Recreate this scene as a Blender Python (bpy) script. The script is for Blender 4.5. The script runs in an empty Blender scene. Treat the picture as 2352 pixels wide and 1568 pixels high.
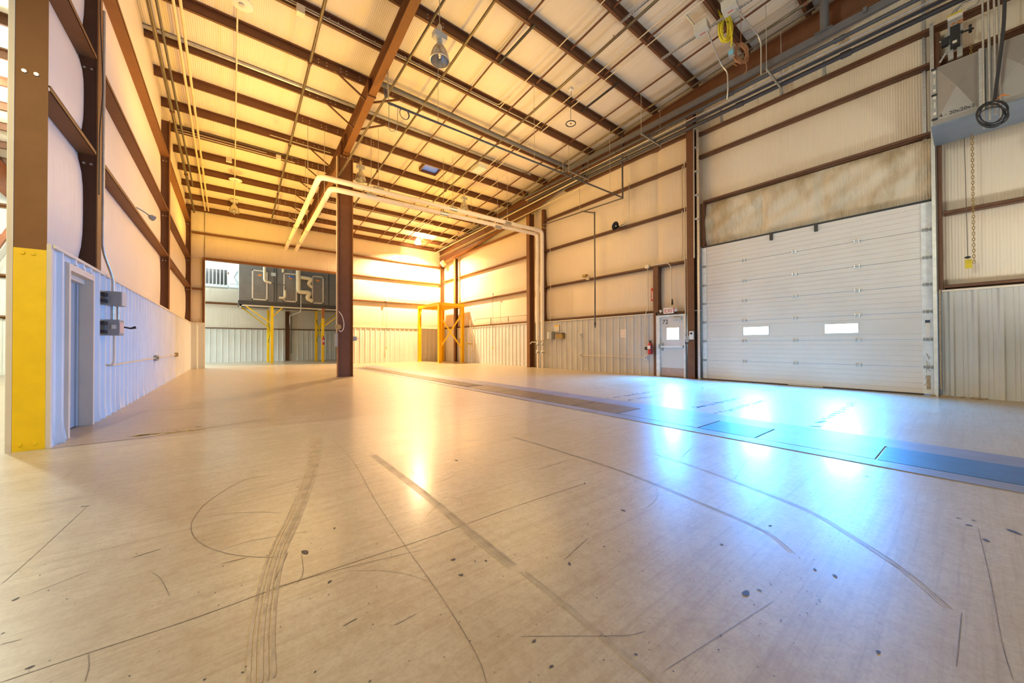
import bpy, math, random
from mathutils import Vector, Matrix
random.seed(7)
C = bpy.context.scene.collection
PI = math.pi
# ------------------------------------------------------------------ camera model (measured from the photograph)
FPX = 821.815; YAW, PITCH, ROLL = 0.664388763, 0.00845702283, -0.00326710921
CAM = Vector((0, 0, 1.1))
_f = Vector((math.sin(YAW)*math.cos(PITCH), math.cos(YAW)*math.cos(PITCH), math.sin(PITCH)))
_r = Vector((math.cos(YAW), -math.sin(YAW), 0)); _u = _r.cross(_f)
CR = math.cos(ROLL)*_r + math.sin(ROLL)*_u
CU = -math.sin(ROLL)*_r + math.cos(ROLL)*_u
CF = _f
def at(px, py, ax, v):
    """point of the place seen at a pixel, on the plane where coordinate ax equals v"""
    d = CR*((px-1176)/FPX) - CU*((py-784)/FPX) + CF
    return CAM + d*((v-CAM[ax])/d[ax])
def fl(px, py): return at(px, py, 2, 0.0)
SL = 1/12.0
def roof(y): return 7.55 + (22.9-y)*SL          # underside of the purlins
def onroof(px, py, dz=0.0):
    d = CR*((px-1176)/FPX) - CU*((py-784)/FPX) + CF
    t = (7.55-dz+SL*22.9-CAM[2])/(d[2]+SL*d[1])
    return CAM + d*t

# ------------------------------------------------------------------ materials
MATS = {}
def nodes(name):
    m = bpy.data.materials.new(name); m.use_nodes = True
    nt = m.node_tree; b = nt.nodes['Principled BSDF']
    MATS[name] = m
    return m, nt, b
def pos(nt):
    g = nt.nodes.new('ShaderNodeNewGeometry'); return g.outputs['Position']
def mapping(nt, vec, scale=(1,1,1), rot=(0,0,0)):
    n = nt.nodes.new('ShaderNodeMapping'); n.inputs['Scale'].default_value = scale; n.inputs['Rotation'].default_value = rot
    nt.links.new(vec, n.inputs['Vector']); return n.outputs['Vector']
def noise(nt, vec, scale, detail=3, rough=.55):
    n = nt.nodes.new('ShaderNodeTexNoise'); n.inputs['Scale'].default_value = scale
    n.inputs['Detail'].default_value = detail; n.inputs['Roughness'].default_value = rough
    nt.links.new(vec, n.inputs['Vector']); return n.outputs['Fac']
def ramp(nt, fac, stops):
    n = nt.nodes.new('ShaderNodeValToRGB')
    e = n.color_ramp.elements
    while len(e) < len(stops): e.new(.5)
    for i, (p, c) in enumerate(stops):
        e[i].position = p; e[i].color = (*c, 1) if len(c) == 3 else c
    nt.links.new(fac, n.inputs['Fac']); return n.outputs['Color']
def mix(nt, fac, a, b, typ='MIX'):
    n = nt.nodes.new('ShaderNodeMix'); n.data_type = 'RGBA'; n.blend_type = typ
    for s, v in (('Factor', fac),):
        if hasattr(v, 'links'): nt.links.new(v, n.inputs[0])
        else: n.inputs[0].default_value = v
    for i, v in ((6, a), (7, b)):
        if hasattr(v, 'links'): nt.links.new(v, n.inputs[i])
        else: n.inputs[i].default_value = (*v, 1)
    return n.outputs[2]
def mth(nt, op, a, b=0.0, clamp=False):
    n = nt.nodes.new('ShaderNodeMath'); n.operation = op; n.use_clamp = clamp
    for i, v in enumerate((a, b)):
        if hasattr(v, 'links'): nt.links.new(v, n.inputs[i])
        else: n.inputs[i].default_value = v
    return n.outputs[0]
def bump(nt, b, h, strength=.3, dist=.02):
    n = nt.nodes.new('ShaderNodeBump'); n.inputs['Strength'].default_value = strength; n.inputs['Distance'].default_value = dist
    nt.links.new(h, n.inputs['Height']); nt.links.new(n.outputs['Normal'], b.inputs['Normal'])
def plain(name, col, rough=.5, metal=0.0, var=.12, scale=3.0, bs=0.0, bscale=60, spec=.5):
    m, nt, b = nodes(name)
    p = pos(nt); f = noise(nt, p, scale, 4)
    lo = tuple(c*(1-var) for c in col); hi = tuple(min(1, c*(1+var)) for c in col)
    c = ramp(nt, f, [(.3, lo), (.7, hi)])
    nt.links.new(c, b.inputs['Base Color'])
    b.inputs['Roughness'].default_value = rough; b.inputs['Metallic'].default_value = metal
    b.inputs['Specular IOR Level'].default_value = spec
    if bs: bump(nt, b, noise(nt, p, bscale, 2), bs, .004)
    return m
def emit(name, col, strength):
    m, nt, b = nodes(name)
    b.inputs['Base Color'].default_value = (.03,.03,.03,1)
    b.inputs['Emission Color'].default_value = (*col, 1); b.inputs['Emission Strength'].default_value = strength
    return m
plain('brown_steel', (.145,.062,.03), .5, 0, .1, 5, .15, 120, .35)
plain('brown_painted', (.235,.105,.036), .55, 0, .06, 4, .15, 140, .25)
plain('yellow_paint', (.93,.60,.002), .45, 0, .05, 6, .1, 60)
plain('dull_yellow', (.62,.47,.02), .5, 0, .1, 6)
plain('cream_trim', (.72,.63,.5), .5, 0, .05, 2)
plain('white_panel', (.72,.73,.71), .4, 0, .05, 1.3)
plain('grey_panel', (.56,.55,.51), .42, 0, .07, 1.3)
plain('door_white', (.68,.655,.61), .4, 0, .04, 1.5)
plain('stile_white', (.70,.74,.74), .4, 0, .12, 9)
plain('door_paint', (.6,.6,.58), .4, 0, .03, 2)
plain('blue_grey_door', (.42,.45,.46), .45, 0, .03, 2)
plain('kick_plate', (.42,.33,.29), .45, .3, .12, 14)
plain('galvanised', (.55,.55,.54), .38, .8, .15, 18)
plain('conduit_metal', (.62,.6,.55), .35, .7, .1, 10)
plain('pale_conduit', (.7,.62,.48), .45, .1, .06, 8)
plain('dark_pipe', (.13,.115,.1), .42, .3, .15, 9)
plain('sprinkler_pipe', (.15,.12,.075), .4, .5, .15, 6)
plain('grey_paint', (.13,.13,.145), .45, 0, .08, 6)
plain('dark_grey_pipe', (.06,.06,.07), .4, .2, .1, 6)
plain('box_grey', (.33,.34,.33), .45, 0, .05, 6)
plain('light_box', (.55,.56,.53), .5, 0, .05, 6)
plain('black', (.02,.02,.022), .5, 0, .1, 10)
plain('rubber', (.03,.03,.035), .6, 0, .1, 10)
plain('red', (.55,.03,.03), .35, 0, .05, 10)
plain('orange', (.75,.24,.03), .5, 0, .1, 10)
plain('white_plastic', (.75,.74,.7), .45, 0, .03, 8)
plain('pipe_wrap', (.86,.79,.7), .6, 0, .05, 5, .1, 40)
plain('cream_wrap', (.72,.6,.38), .6, 0, .06, 5, .1, 40)
plain('unit_dark', (.17,.155,.14), .5, 0, .14, 3)
plain('unit_black', (.05,.045,.04), .5, 0, .1, 5)
plain('speckle_panel', (.2,.18,.16), .5, .2, .5, 40)
plain('duct_blue_grey', (.5,.56,.58), .42, .4, .08, 4)
plain('pan_blue_lit', (.22,.26,.31), .42, .35, .06, 4)  # grey sheet with blue window light mixed into its colour
plain('box_sheet', (.31,.285,.26), .42, .35, .05, 5)
plain('yellow_cord', (.75,.62,.03), .5, 0, .05, 20)
plain('brown_cord', (.36,.17,.08), .55, 0, .1, 20)
plain('tan_cord', (.5,.4,.16), .55, 0, .1, 20)
plain('blue_label', (.03,.12,.4), .5, 0, .03, 8)
plain('cyan_label', (.15,.5,.75), .5, 0, .03, 8)
plain('paper', (.75,.72,.64), .6, 0, .03, 8)
plain('pink_notice', (.74,.52,.42), .6, 0, .05, 8)
plain('ink', (.03,.03,.03), .6, 0, .05, 8)
plain('navy_ink', (.03,.05,.09), .5, 0, .05, 8)
plain('bronze_box', (.38,.26,.09), .45, .2, .05, 8)
plain('bolt', (.75,.7,.6), .35, .5, .05, 8)
plain('reflector', (.62,.6,.55), .25, .75, .05, 8)
plain('plate_brown', (.15,.105,.065), .38, .1, .3, 6, .2, 30)
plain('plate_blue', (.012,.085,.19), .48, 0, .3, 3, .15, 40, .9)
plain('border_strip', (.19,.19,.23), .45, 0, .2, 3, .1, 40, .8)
plain('grate', (.3,.23,.15), .45, .3, .2, 8)
plain('dark_pit', (.03,.028,.025), .8, 0, .1, 8)
plain('chip', (.075,.06,.055), .6, 0, .3, 40)
plain('mark_tan', (.40,.315,.215), .4, 0, .35, 9)
plain('mark_dark', (.2,.145,.1), .45, 0, .5, 9)
plain('tape_yellow', (.6,.45,.06), .5, 0, .2, 15)
plain('debris', (.4,.31,.2), .8, 0, .3, 25, .5, 80)
plain('rust_orange', (.38,.12,.04), .5, 0, .15, 5)
emit('day_pane', (.6,.82,1.0), 14.0)
emit('bulb_glow', (1.0,.62,.25), 80.0)
emit('reflector_glow', (1.0,.7,.35), 25.0)
emit('sky_glow', (.16,.3,.62), .8)
def clear_glass():
    m, nt, b = nodes('lamp_glass')
    b.inputs['Base Color'].default_value = (.8,.78,.74,1); b.inputs['Roughness'].default_value = .12
    b.inputs['Metallic'].default_value = .6
clear_glass()
def insulation(name, col, axis, stain=0.0):
    """vinyl-faced blanket: fine vertical ribs of the sheet behind, soft creases"""
    m, nt, b = nodes(name)
    p = pos(nt)
    sc = {'x': (1,1,.06), 'y': (1,1,.06), 'roof': (1,.06,.06)}[axis]
    pv = mapping(nt, p, sc)
    w = nt.nodes.new('ShaderNodeTexWave'); w.wave_type = 'BANDS'
    w.bands_direction = {'x': 'X', 'y': 'Y', 'roof': 'X'}[axis]
    w.inputs['Scale'].default_value = 7.5; w.inputs['Distortion'].default_value = 1.5; w.inputs['Detail'].default_value = 2
    w.inputs['Detail Scale'].default_value = 2.0
    nt.links.new(pv, w.inputs['Vector'])
    n1 = noise(nt, pv, 2.2, 5, .6)
    n2 = noise(nt, pv, 9.0, 3, .6)
    big = noise(nt, p, .5, 3)
    c = ramp(nt, big, [(.3, tuple(x*.95 for x in col)), (.7, tuple(min(1, x*1.04) for x in col))])
    if stain:
        st = noise(nt, mapping(nt, p, (1,1,.35)), 1.6, 6, .65)
        f = ramp(nt, st, [(.46, (0,0,0)), (.62, (1,1,1))])
        f2 = mth(nt, 'MULTIPLY', f, stain)
        c = mix(nt, f2, c, (.40,.31,.17))
    else:
        st = noise(nt, pv, 3.5, 4, .7)
        f = ramp(nt, st, [(.64, (0,0,0)), (.8, (1,1,1))])
        c = mix(nt, mth(nt, 'MULTIPLY', f, .22), c, tuple(x*.72 for x in col))
    nt.links.new(c, b.inputs['Base Color'])
    b.inputs['Roughness'].default_value = .45; b.inputs['Specular IOR Level'].default_value = .3
    h = mth(nt, 'ADD', mth(nt, 'MULTIPLY', w.outputs['Fac'], .15 if not stain else .08), mth(nt, 'ADD', n1, mth(nt, 'MULTIPLY', n2, .35)))
    bump(nt, b, h, .62 if not stain else .9, .035 if not stain else .07)
insulation('insulation_x', (.78,.70,.58), 'x')
insulation('insulation_y', (.78,.68,.53), 'y')
insulation('insulation_roof', (.80,.72,.60), 'roof')
insulation('insulation_worn', (.70,.62,.47), 'y', .75)
def floor_mat():
    m, nt, b = nodes('sealed_concrete')
    p = pos(nt)
    big = noise(nt, p, .45, 5, .6); med = noise(nt, p, 3.2, 8, .7); fine = noise(nt, p, 60, 3, .7); mid = noise(nt, p, 17, 5, .7)
    c = ramp(nt, big, [(.25, (.43,.365,.25)), (.5, (.50,.43,.305)), (.75, (.54,.475,.35))])
    c = mix(nt, mth(nt, 'MULTIPLY', ramp(nt, med, [(.36, (1,1,1)), (.6, (0,0,0))]), .42), c, (.34,.25,.155))
    c = mix(nt, mth(nt, 'MULTIPLY', ramp(nt, mid, [(.36, (1,1,1)), (.58, (0,0,0))]), .42), c, (.33,.24,.145))
    c = mix(nt, mth(nt, 'MULTIPLY', ramp(nt, fine, [(.3, (1,1,1)), (.56, (0,0,0))]), .42), c, (.31,.235,.15))
    for ang, s, amt in ((.5, 1.4, .6), (2.2, 1.1, .4), (1.2, .9, .4), (.25, 2.2, .55)):
        pv = mapping(nt, p, (.12, 4.2, 1), (0, 0, ang))
        st = noise(nt, pv, s*3.0, 8, .78)
        c = mix(nt, mth(nt, 'MULTIPLY', ramp(nt, st, [(.52, (0,0,0)), (.72, (1,1,1))]), amt), c, (.29,.205,.125))
    v = nt.nodes.new('ShaderNodeTexVoronoi'); v.inputs['Scale'].default_value = 11.0
    nt.links.new(p, v.inputs['Vector'])
    sel = nt.nodes.new('ShaderNodeSeparateColor'); nt.links.new(v.outputs['Color'], sel.inputs[0])
    rad = mth(nt, 'MULTIPLY', mth(nt, 'SUBTRACT', sel.outputs[0], .5, True), .09)
    spot = mth(nt, 'LESS_THAN', v.outputs['Distance'], rad)
    c = mix(nt, mth(nt, 'MULTIPLY', spot, .7), c, (.13,.09,.06))
    nt.links.new(c, b.inputs['Base Color'])
    rr = ramp(nt, mth(nt, 'ADD', mth(nt, 'MULTIPLY', big, .5), mth(nt, 'MULTIPLY', med, .5)), [(.3, (.34,.34,.34)), (.7, (.50,.50,.50))])
    nt.links.new(rr, b.inputs['Roughness'])
    b.inputs['Specular IOR Level'].default_value = .7
    b.inputs['Coat Weight'].default_value = .35
    nt.links.new(ramp(nt, med, [(.3, (.14,.14,.14)), (.7, (.24,.24,.24))]), b.inputs['Coat Roughness'])
    bump(nt, b, mth(nt, 'ADD', mid, mth(nt, 'MULTIPLY', fine, .35)), .05, .01)
floor_mat()

# ------------------------------------------------------------------ mesh helpers
class MB:
    def __init__(s): s.v = []; s.f = []
    def add(s, vs, fs):
        k = len(s.v); s.v += [Vector(a) for a in vs]; s.f += [tuple(i+k for i in q) for q in fs]; return s
    def box(s, x0, y0, z0, x1, y1, z1):
        x0, x1 = sorted((x0, x1)); y0, y1 = sorted((y0, y1)); z0, z1 = sorted((z0, z1))
        return s.add([(x0,y0,z0),(x1,y0,z0),(x1,y1,z0),(x0,y1,z0),(x0,y0,z1),(x1,y0,z1),(x1,y1,z1),(x0,y1,z1)],
                     [(0,3,2,1),(4,5,6,7),(0,1,5,4),(1,2,6,5),(2,3,7,6),(3,0,4,7)])
    def obox(s, c, ax, ay, az):
        c, ax, ay, az = map(Vector, (c, ax, ay, az)); vs = []
        for k in (-1, 1):
            for a, b in ((-1,-1),(1,-1),(1,1),(-1,1)): vs.append(c+ax*a+ay*b+az*k)
        return s.add(vs, [(0,3,2,1),(4,5,6,7),(0,1,5,4),(1,2,6,5),(2,3,7,6),(3,0,4,7)])
    def bar(s, p, q, w, h, up=(0,0,1)):
        p, q = Vector(p), Vector(q); d = (q-p); L = d.length; d.normalize()
        sd = d.cross(Vector(up))
        if sd.length < 1e-5: sd = d.cross(Vector((1,0,0)))
        sd.normalize(); u = sd.cross(d)
        return s.obox((p+q)/2, d*L/2, sd*w/2, u*h/2)
    def tube(s, pts, r, n=8, closed=False, caps=True):
        pts = [Vector(p) for p in pts]; m = len(pts); k = len(s.v)
        prev = None
        for i, p in enumerate(pts):
            if closed: d = pts[(i+1) % m]-pts[i-1]
            else: d = pts[min(i+1, m-1)]-pts[max(i-1, 0)]
            d = d.normalized() if d.length > 1e-9 else Vector((0,0,1))
            if prev is None:
                a = Vector((0,0,1)) if abs(d.z) < .9 else Vector((1,0,0))
                u = d.cross(a).normalized()
            else:
                u = (prev - d*prev.dot(d))
                u = u.normalized() if u.length > 1e-6 else d.cross(Vector((0.3,.5,.8))).normalized()
            prev = u; w = d.cross(u)
            rr = r[i] if isinstance(r, (list, tuple)) else r
            for j in range(n):
                a = 2*PI*j/n; s.v.append(p + u*(rr*math.cos(a)) + w*(rr*math.sin(a)))
        for i in range(m if closed else m-1):
            i2 = (i+1) % m
            for j in range(n):
                j2 = (j+1) % n
                s.f.append((k+i*n+j, k+i*n+j2, k+i2*n+j2, k+i2*n+j))
        if caps and not closed:
            s.f.append(tuple(k+j for j in reversed(range(n)))); s.f.append(tuple(k+(m-1)*n+j for j in range(n)))
        return s
    def lathe(s, c, prof, n=20, axis=(0,0,1), cap0=True, cap1=True):
        c, ax = Vector(c), Vector(axis).normalized()
        u = ax.cross(Vector((0,0,1)) if abs(ax.z) < .9 else Vector((1,0,0))).normalized(); w = ax.cross(u); k = len(s.v)
        for r, h in prof:
            for j in range(n):
                a = 2*PI*j/n; s.v.append(c + ax*h + u*(r*math.cos(a)) + w*(r*math.sin(a)))
        m = len(prof)
        for i in range(m-1):
            for j in range(n):
                j2 = (j+1) % n; s.f.append((k+i*n+j, k+i*n+j2, k+(i+1)*n+j2, k+(i+1)*n+j))
        if cap0: s.f.append(tuple(k+j for j in reversed(range(n))))
        if cap1: s.f.append(tuple(k+(m-1)*n+j for j in range(n)))
        return s
    def sphere(s, c, r, n=12, sq=(1,1,1)):
        c = Vector(c); k = len(s.v); m = n//2
        for i in range(m+1):
            t = PI*i/m
            for j in range(n):
                a = 2*PI*j/n
                s.v.append(c+Vector((r*sq[0]*math.sin(t)*math.cos(a), r*sq[1]*math.sin(t)*math.sin(a), r*sq[2]*math.cos(t))))
        for i in range(m):
            for j in range(n):
                j2 = (j+1) % n; s.f.append((k+i*n+j, k+(i+1)*n+j, k+(i+1)*n+j2, k+i*n+j2))
        return s
    def prism(s, poly, axis, a0, a1):
        """2D polygon extruded along axis 0/1/2; polygon given in the other two axes in order"""
        def mk(p, a):
            q = list(p); q.insert(axis, a); return tuple(q)
        n = len(poly)
        return s.add([mk(p, a0) for p in poly]+[mk(p, a1) for p in poly],
                     [tuple(range(n)), tuple(range(2*n-1, n-1, -1))]+[(i, n+i, n+(i+1) % n, (i+1) % n) for i in range(n)])
    def quad(s, a, b, c, d): return s.add([a,b,c,d], [(0,1,2,3)])
    def build(s, name, mat, parent=None, smooth=True, extra=()):
        n0 = len(s.f)
        for e, _ in extra: s.add(e.v, e.f)
        me = bpy.data.meshes.new(name)
        org = Vector((0,0,0))
        if parent is not None: org = ORG[parent.name]
        else:
            if s.v:
                lo = Vector([min(v[i] for v in s.v) for i in range(3)]); hi = Vector([max(v[i] for v in s.v) for i in range(3)])
                org = Vector(((lo.x+hi.x)/2, (lo.y+hi.y)/2, lo.z))
        me.from_pydata([v-org for v in s.v], [], s.f)
        import bmesh
        bm = bmesh.new(); bm.from_mesh(me); bmesh.ops.recalc_face_normals(bm, faces=bm.faces); bm.to_mesh(me); bm.free()
        if smooth:
            me.polygons.foreach_set('use_smooth', [True]*len(me.polygons)); me.set_sharp_from_angle(angle=math.radians(38))
        me.materials.append(MATS[mat])
        for k, (e, em) in enumerate(extra):
            me.materials.append(MATS[em])
            for i in range(n0, n0+len(e.f)): me.polygons[i].material_index = k+1
            n0 += len(e.f)
        o = bpy.data.objects.new(name, me); C.objects.link(o)
        if parent is None: o.location = org; ORG[o.name] = org
        else: o.parent = parent; ORG[o.name] = org
        return o
ORG = {}
def tag(o, label=None, cat=None, group=None, kind=None):
    if label: o['label'] = label
    if cat: o['category'] = cat
    if group: o['group'] = group
    if kind: o['kind'] = kind
    return o
def thing(name, label, cat, loc, group=None, kind=None):
    o = bpy.data.objects.new(name, None); C.objects.link(o); o.location = loc; o.empty_display_size = .2
    ORG[o.name] = Vector(loc)
    return tag(o, label, cat, group, kind)
def one(mb, name, mat, label, cat, group=None, kind=None):
    return tag(mb.build(name, mat), label, cat, group, kind)
def text(name, s, size, loc, X, Y, mat, parent, ext=.002, align='LEFT'):
    cu = bpy.data.curves.new(name, 'FONT'); cu.body = s; cu.size = size; cu.extrude = ext; cu.align_x = align
    cu.materials.append(MATS[mat])
    t = bpy.data.objects.new(name, cu); C.objects.link(t); t.parent = parent
    X, Y = Vector(X), Vector(Y); Z = X.cross(Y)
    M = Matrix((X, Y, Z)).transposed().to_4x4(); M.translation = Vector(loc)-ORG[parent.name]
    t.matrix_local = M
    dg = bpy.context.evaluated_depsgraph_get()
    me = bpy.data.meshes.new_from_object(t.evaluated_get(dg)); me.name = name
    o = bpy.data.objects.new(name, me); bpy.data.objects.remove(t); o.name = name
    C.objects.link(o); o.parent = parent; o.matrix_local = M
    return o
def arc(c, u, w, r, a0, a1, n=8):
    c, u, w = Vector(c), Vector(u), Vector(w)
    return [c+u*(r*math.cos(a0+(a1-a0)*i/n))+w*(r*math.sin(a0+(a1-a0)*i/n)) for i in range(n+1)]
def bend(pts, r=.08, n=4):
    """polyline with rounded corners"""
    pts = [Vector(p) for p in pts]; out = [pts[0]]
    for i in range(1, len(pts)-1):
        a, b, c = pts[i-1], pts[i], pts[i+1]
        d0 = (a-b); d1 = (c-b); q = min(r, d0.length*.45, d1.length*.45)
        p0 = b+d0.normalized()*q; p1 = b+d1.normalized()*q
        for k in range(n+1):
            t = k/n; out.append(p0*(1-t)**2+b*2*t*(1-t)+p1*t*t)
    out.append(pts[-1]); return out
ORD = ['first','second','third','fourth','fifth','sixth','seventh','eighth','ninth','tenth','eleventh','twelfth','thirteenth','fourteenth','fifteenth','sixteenth','seventeenth','eighteenth','nineteenth','twentieth']

# ------------------------------------------------------------------ main dimensions
XL, XR, YB = -1.56, 11.62, 22.75       # inner faces of left, right and back wainscots
IL, IR, IB = -1.76, 11.84, 22.95       # faces of the insulation blankets
YW = 6.13                               # where the left wall ends
Y0 = -11.0                              # far behind the camera
XA = -13.0                              # adjoining hall
WZ = 2.2                                # wainscot height
PUR = [22.75, 21.45, 20.07, 18.69, 17.37, 16.01, 14.70, 13.34, 11.98, 10.63, 9.27, 7.87, 6.52, 5.15, 3.73, 2.37, 1.0, -.4, -1.8, -3.2]

def sheet(fn, us, vs, name, mat, parent):
    m = MB(); n = len(vs)
    for u in us:
        for v in vs: m.v.append(Vector(fn(u, v)))
    for i in range(len(us)-1):
        for j in range(n-1): m.f.append((i*n+j, (i+1)*n+j, (i+1)*n+j+1, i*n+j+1))
    return m.build(name, mat, parent)
def lin(a, b, n): return [a+(b-a)*i/n for i in range(n+1)]
def multi(stops, n):
    out = [stops[0]]
    for a, b in zip(stops, stops[1:]): out += lin(a, b, n)[1:]
    return out
def bulge(v, stops):
    for a, b in zip(stops, stops[1:]):
        if a <= v <= b:
            t = (v-a)/(b-a); return 1-abs(2*t-1)**3.5
    return 0.0
def ribbed(axis, face, a0, a1, z0, z1, sgn, per=.305, dep=.032, dent=0.0):
    """ribbed steel sheet: pans and ribs; axis = wall runs along this axis; ribs stand sgn towards the room. closed strip with a back"""
    prof = []
    a = a0
    while a < a1-1e-6:
        for t, d in ((0,0),(.10,0),(.115,.006),(.135,.006),(.15,0),(.29,0),(.305,.006),(.325,.006),(.34,0),(.62,0),(.70,1),(.84,1),(.92,0)):
            p = a+t*per
            if p <= a1: prof.append((p, dep*d if d in (0, 1) else d))
        a += per
    prof.append((a1, 0))
    m = MB(); zs = [z0, z0+.14, z0+.32, z1-.3, z1] if dent else [z0, z1]
    rnd = random.Random(3)
    for p, d in prof:
        w = rnd.uniform(-1, 1)
        for k, z in enumerate(zs):
            q = face+sgn*(d+ (dent*w if k == 0 else dent*.35*w if k == 1 else 0))
            if dent and k == 0: q += sgn*dent*.8
            m.v.append(Vector((q, p, z)) if axis == 1 else Vector((p, q, z)))
    n = len(zs)
    for i in range(len(prof)-1):
        for j in range(n-1): m.f.append((i*n+j, (i+1)*n+j, (i+1)*n+j+1, i*n+j+1))
    return m

# ------------------------------------------------------------------ floor
flo = thing('floor', 'pale sealed concrete warehouse floor', 'floor', (0,0,0), kind='structure')
MB().box(XA, Y0, -.3, 14, 33, 0).build('slab', 'sealed_concrete', flo)
def ribbon(m, pts, w, z=.0012, px=True):
    P = [Vector((*fl(*p)[:2], z)) if px else Vector((p[0], p[1], z)) for p in pts]
    k = len(m.v)
    for i, p in enumerate(P):
        d = P[min(i+1, len(P)-1)]-P[max(i-1, 0)]; d.z = 0
        s = Vector((-d.y, d.x, 0)); s = s.normalized() if s.length > 1e-9 else Vector((1,0,0))
        ww = w*(.55 if i in (0, len(P)-1) else 1)
        m.v += [p+s*ww/2, p-s*ww/2]
    for i in range(len(P)-1): m.f.append((k+2*i, k+2*i+1, k+2*i+3, k+2*i+2))
def curve(pts, n=6):
    P = [Vector((p[0], p[1])) for p in pts]; out = []
    for i in range(len(P)-1):
        a, b, c, d = P[max(i-1,0)], P[i], P[i+1], P[min(i+2, len(P)-1)]
        for k in range(n):
            t = k/n
            out.append(.5*((2*b)+(c-a)*t+(2*a-5*b+4*c-d)*t*t+(3*b-a-3*c+d)*t**3))
    out.append(P[-1]); return [tuple(o) for o in out]
dk, tn = MB(), MB()
L0 = lambda *p: [(x/2, 1000+y/2) for x, y in p]
R0 = lambda *p: [(1176+x/2, 1000+y/2) for x, y in p]
for pts, w in ((L0((1240,185),(1120,205),(960,300),(890,380),(878,430),(900,475),(960,515),(1060,545),(1180,558),(1300,558)), .006),
               (L0((1322,538),(1285,615),(1252,685)), .009), (L0((0,1135),(400,1000),(860,850),(1260,705),(1600,590),(1950,475),(2352,330)), .006),
               (L0((1250,700),(1600,605),(1960,520)), .004), (L0((930,555),(1120,492),(1270,462),(1420,440)), .004),
               (L0((1530,20),(1630,130),(1720,290),(1850,490),(2040,760),(2190,1010),(2235,1136)), .0045),
               (L0((10,680),(180,530),(395,330)), .005), (L0((610,560),(740,520)), .01), (L0((120,735),(410,622)), .004),
               (L0((1020,588),(1135,560)), .007), (L0((405,1000),(408,1060),(390,1130)), .005), (L0((1640,840),(1575,875)), .008), (L0((1910,820),(1810,872)), .005),
               (L0((0,960),(100,935)), .005), (L0((1385,545),(1392,630),(1362,682)), .005), (L0((780,740),(740,660),(700,630)), .004), (L0((2020,285),(2110,290),(2125,325)), .004), (L0((2050,280),(1955,375)), .004),
               (R0((0,330),(330,222)), .006), (R0((115,158),(250,115)), .006), (R0((30,922),(480,920),(545,915),(610,900)), .004), (R0((820,60),(780,100)), .008), (R0((1085,100),(1020,205)), .005),
               (R0((700,1080),(960,915),(1200,760)), .003), (R0((2040,1060),(2065,815)), .004), (R0((2140,420),(2200,680),(2250,950),(2300,1120)), .004), (R0((350,470),(240,570)), .004)):
    ribbon(dk, curve(pts), w*.6)
for pts, w in ((L0((1450,10),(1430,160),(1350,370),(1290,500),(1240,660),(1205,900),(1200,1136)), .05), (L0((1470,10),(1445,160),(1370,370),(1310,500)), .03),
               (L0((1715,90),(1990,300),(2120,410),(2352,600)), .035), (L0((1750,105),(2020,312),(2160,432)), .015),
               (R0((0,5),(230,75),(520,170),(960,350),(1170,445),(1290,540)), .02), (R0((60,20),(270,88),(560,185),(990,360),(1180,450)), .012),
               (R0((660,85),(900,165),(1330,330),(1560,460),(1800,620),(2000,790)), .022), (R0((1000,205),(1360,350),(1570,475),(1830,640)), .012),
               (R0((55,630),(220,760),(480,980),(680,1136)), .02)):
    cp = curve(pts); nl = 5 if w > .03 else 3
    P3 = [fl(*q) for q in cp]
    for k in range(nl):
        o = (k-(nl-1)/2)*w*1.1/nl*1.6; Q = []
        for i, q in enumerate(P3):
            d = P3[min(i+1, len(P3)-1)]-P3[max(i-1, 0)]; d = Vector((d.x, d.y, 0)).normalized()
            Q.append((q.x-d.y*o, q.y+d.x*o))
        ribbon(tn, Q, w*.22*(.6 if k % 2 else 1.1), .001+.0002*k, False)
rnd = random.Random(11)
for i in range(420):     # short scuffs all over
    x, y = rnd.uniform(-3, 9), rnd.uniform(.6, 15)
    a = rnd.choice((.1, .35, -.2, 1.3, 2.0))+rnd.uniform(-.25, .25); L = rnd.uniform(.08, .55)
    pts = [(x+math.cos(a+.12*k)*L*k/3, y+math.sin(a+.12*k)*L*k/3) for k in range(4)]
    ribbon(dk if rnd.random() < .4 else tn, pts, rnd.uniform(.001, .0035), .0011, False)
jo = MB()                # broken, chipped joint lines in front of the overhead door
def chips(m, p, q, n, w, sp=.03):
    p, q = fl(*p), fl(*q)
    for i in range(n):
        c = p.lerp(q, rnd.random()); r = rnd.uniform(.3, 1)*w
        blob(m, c.x+rnd.gauss(0, sp), c.y+rnd.gauss(0, sp), r, r*rnd.uniform(.3, .8))
def blob(m, x, y, a, b, z=.0014):
    n = 9; th = rnd.uniform(0, PI); k = len(m.v)
    for j in range(n):
        t = 2*PI*j/n; r = rnd.uniform(.65, 1.1); u, v = a*r*math.cos(t), b*r*math.sin(t)
        m.v.append(Vector((x+u*math.cos(th)-v*math.sin(th), y+u*math.sin(th)+v*math.cos(th), z)))
    m.f.append(tuple(range(k, k+n)))
ck = MB()
for p, q, n, w in (((1395,915),(1515,897),60,.035), ((1425,922),(1535,905),40,.03), ((1595,937),(1700,913),70,.04), ((1640,950),(1760,918),60,.04), ((1868,980),(1962,925),80,.045), ((1325,895),(1420,886),30,.03), ((1560,900),(1615,891),25,.035), ((1720,912),(1810,880),15,.04)):
    chips(ck, p, q, n, w)
chips(ck, (830,868), (1000,880), 30, .03); chips(ck, (305,1001), (560,966), 30, .02)
ribbon(dk, [(1600,936),(1650,925),(1705,912)], .012); ribbon(dk, [(1645,949),(1700,934),(1760,917)], .012); ribbon(dk, [(1395,916),(1450,906),(1530,894)], .012); ribbon(dk, [(1427,921),(1480,912),(1535,904)], .01)
ribbon(dk, [(115,1031),(200,1020),(330,1005),(480,982),(620,962)], .018); ribbon(dk, [(300,942),(420,940),(560,930)], .008)
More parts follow.
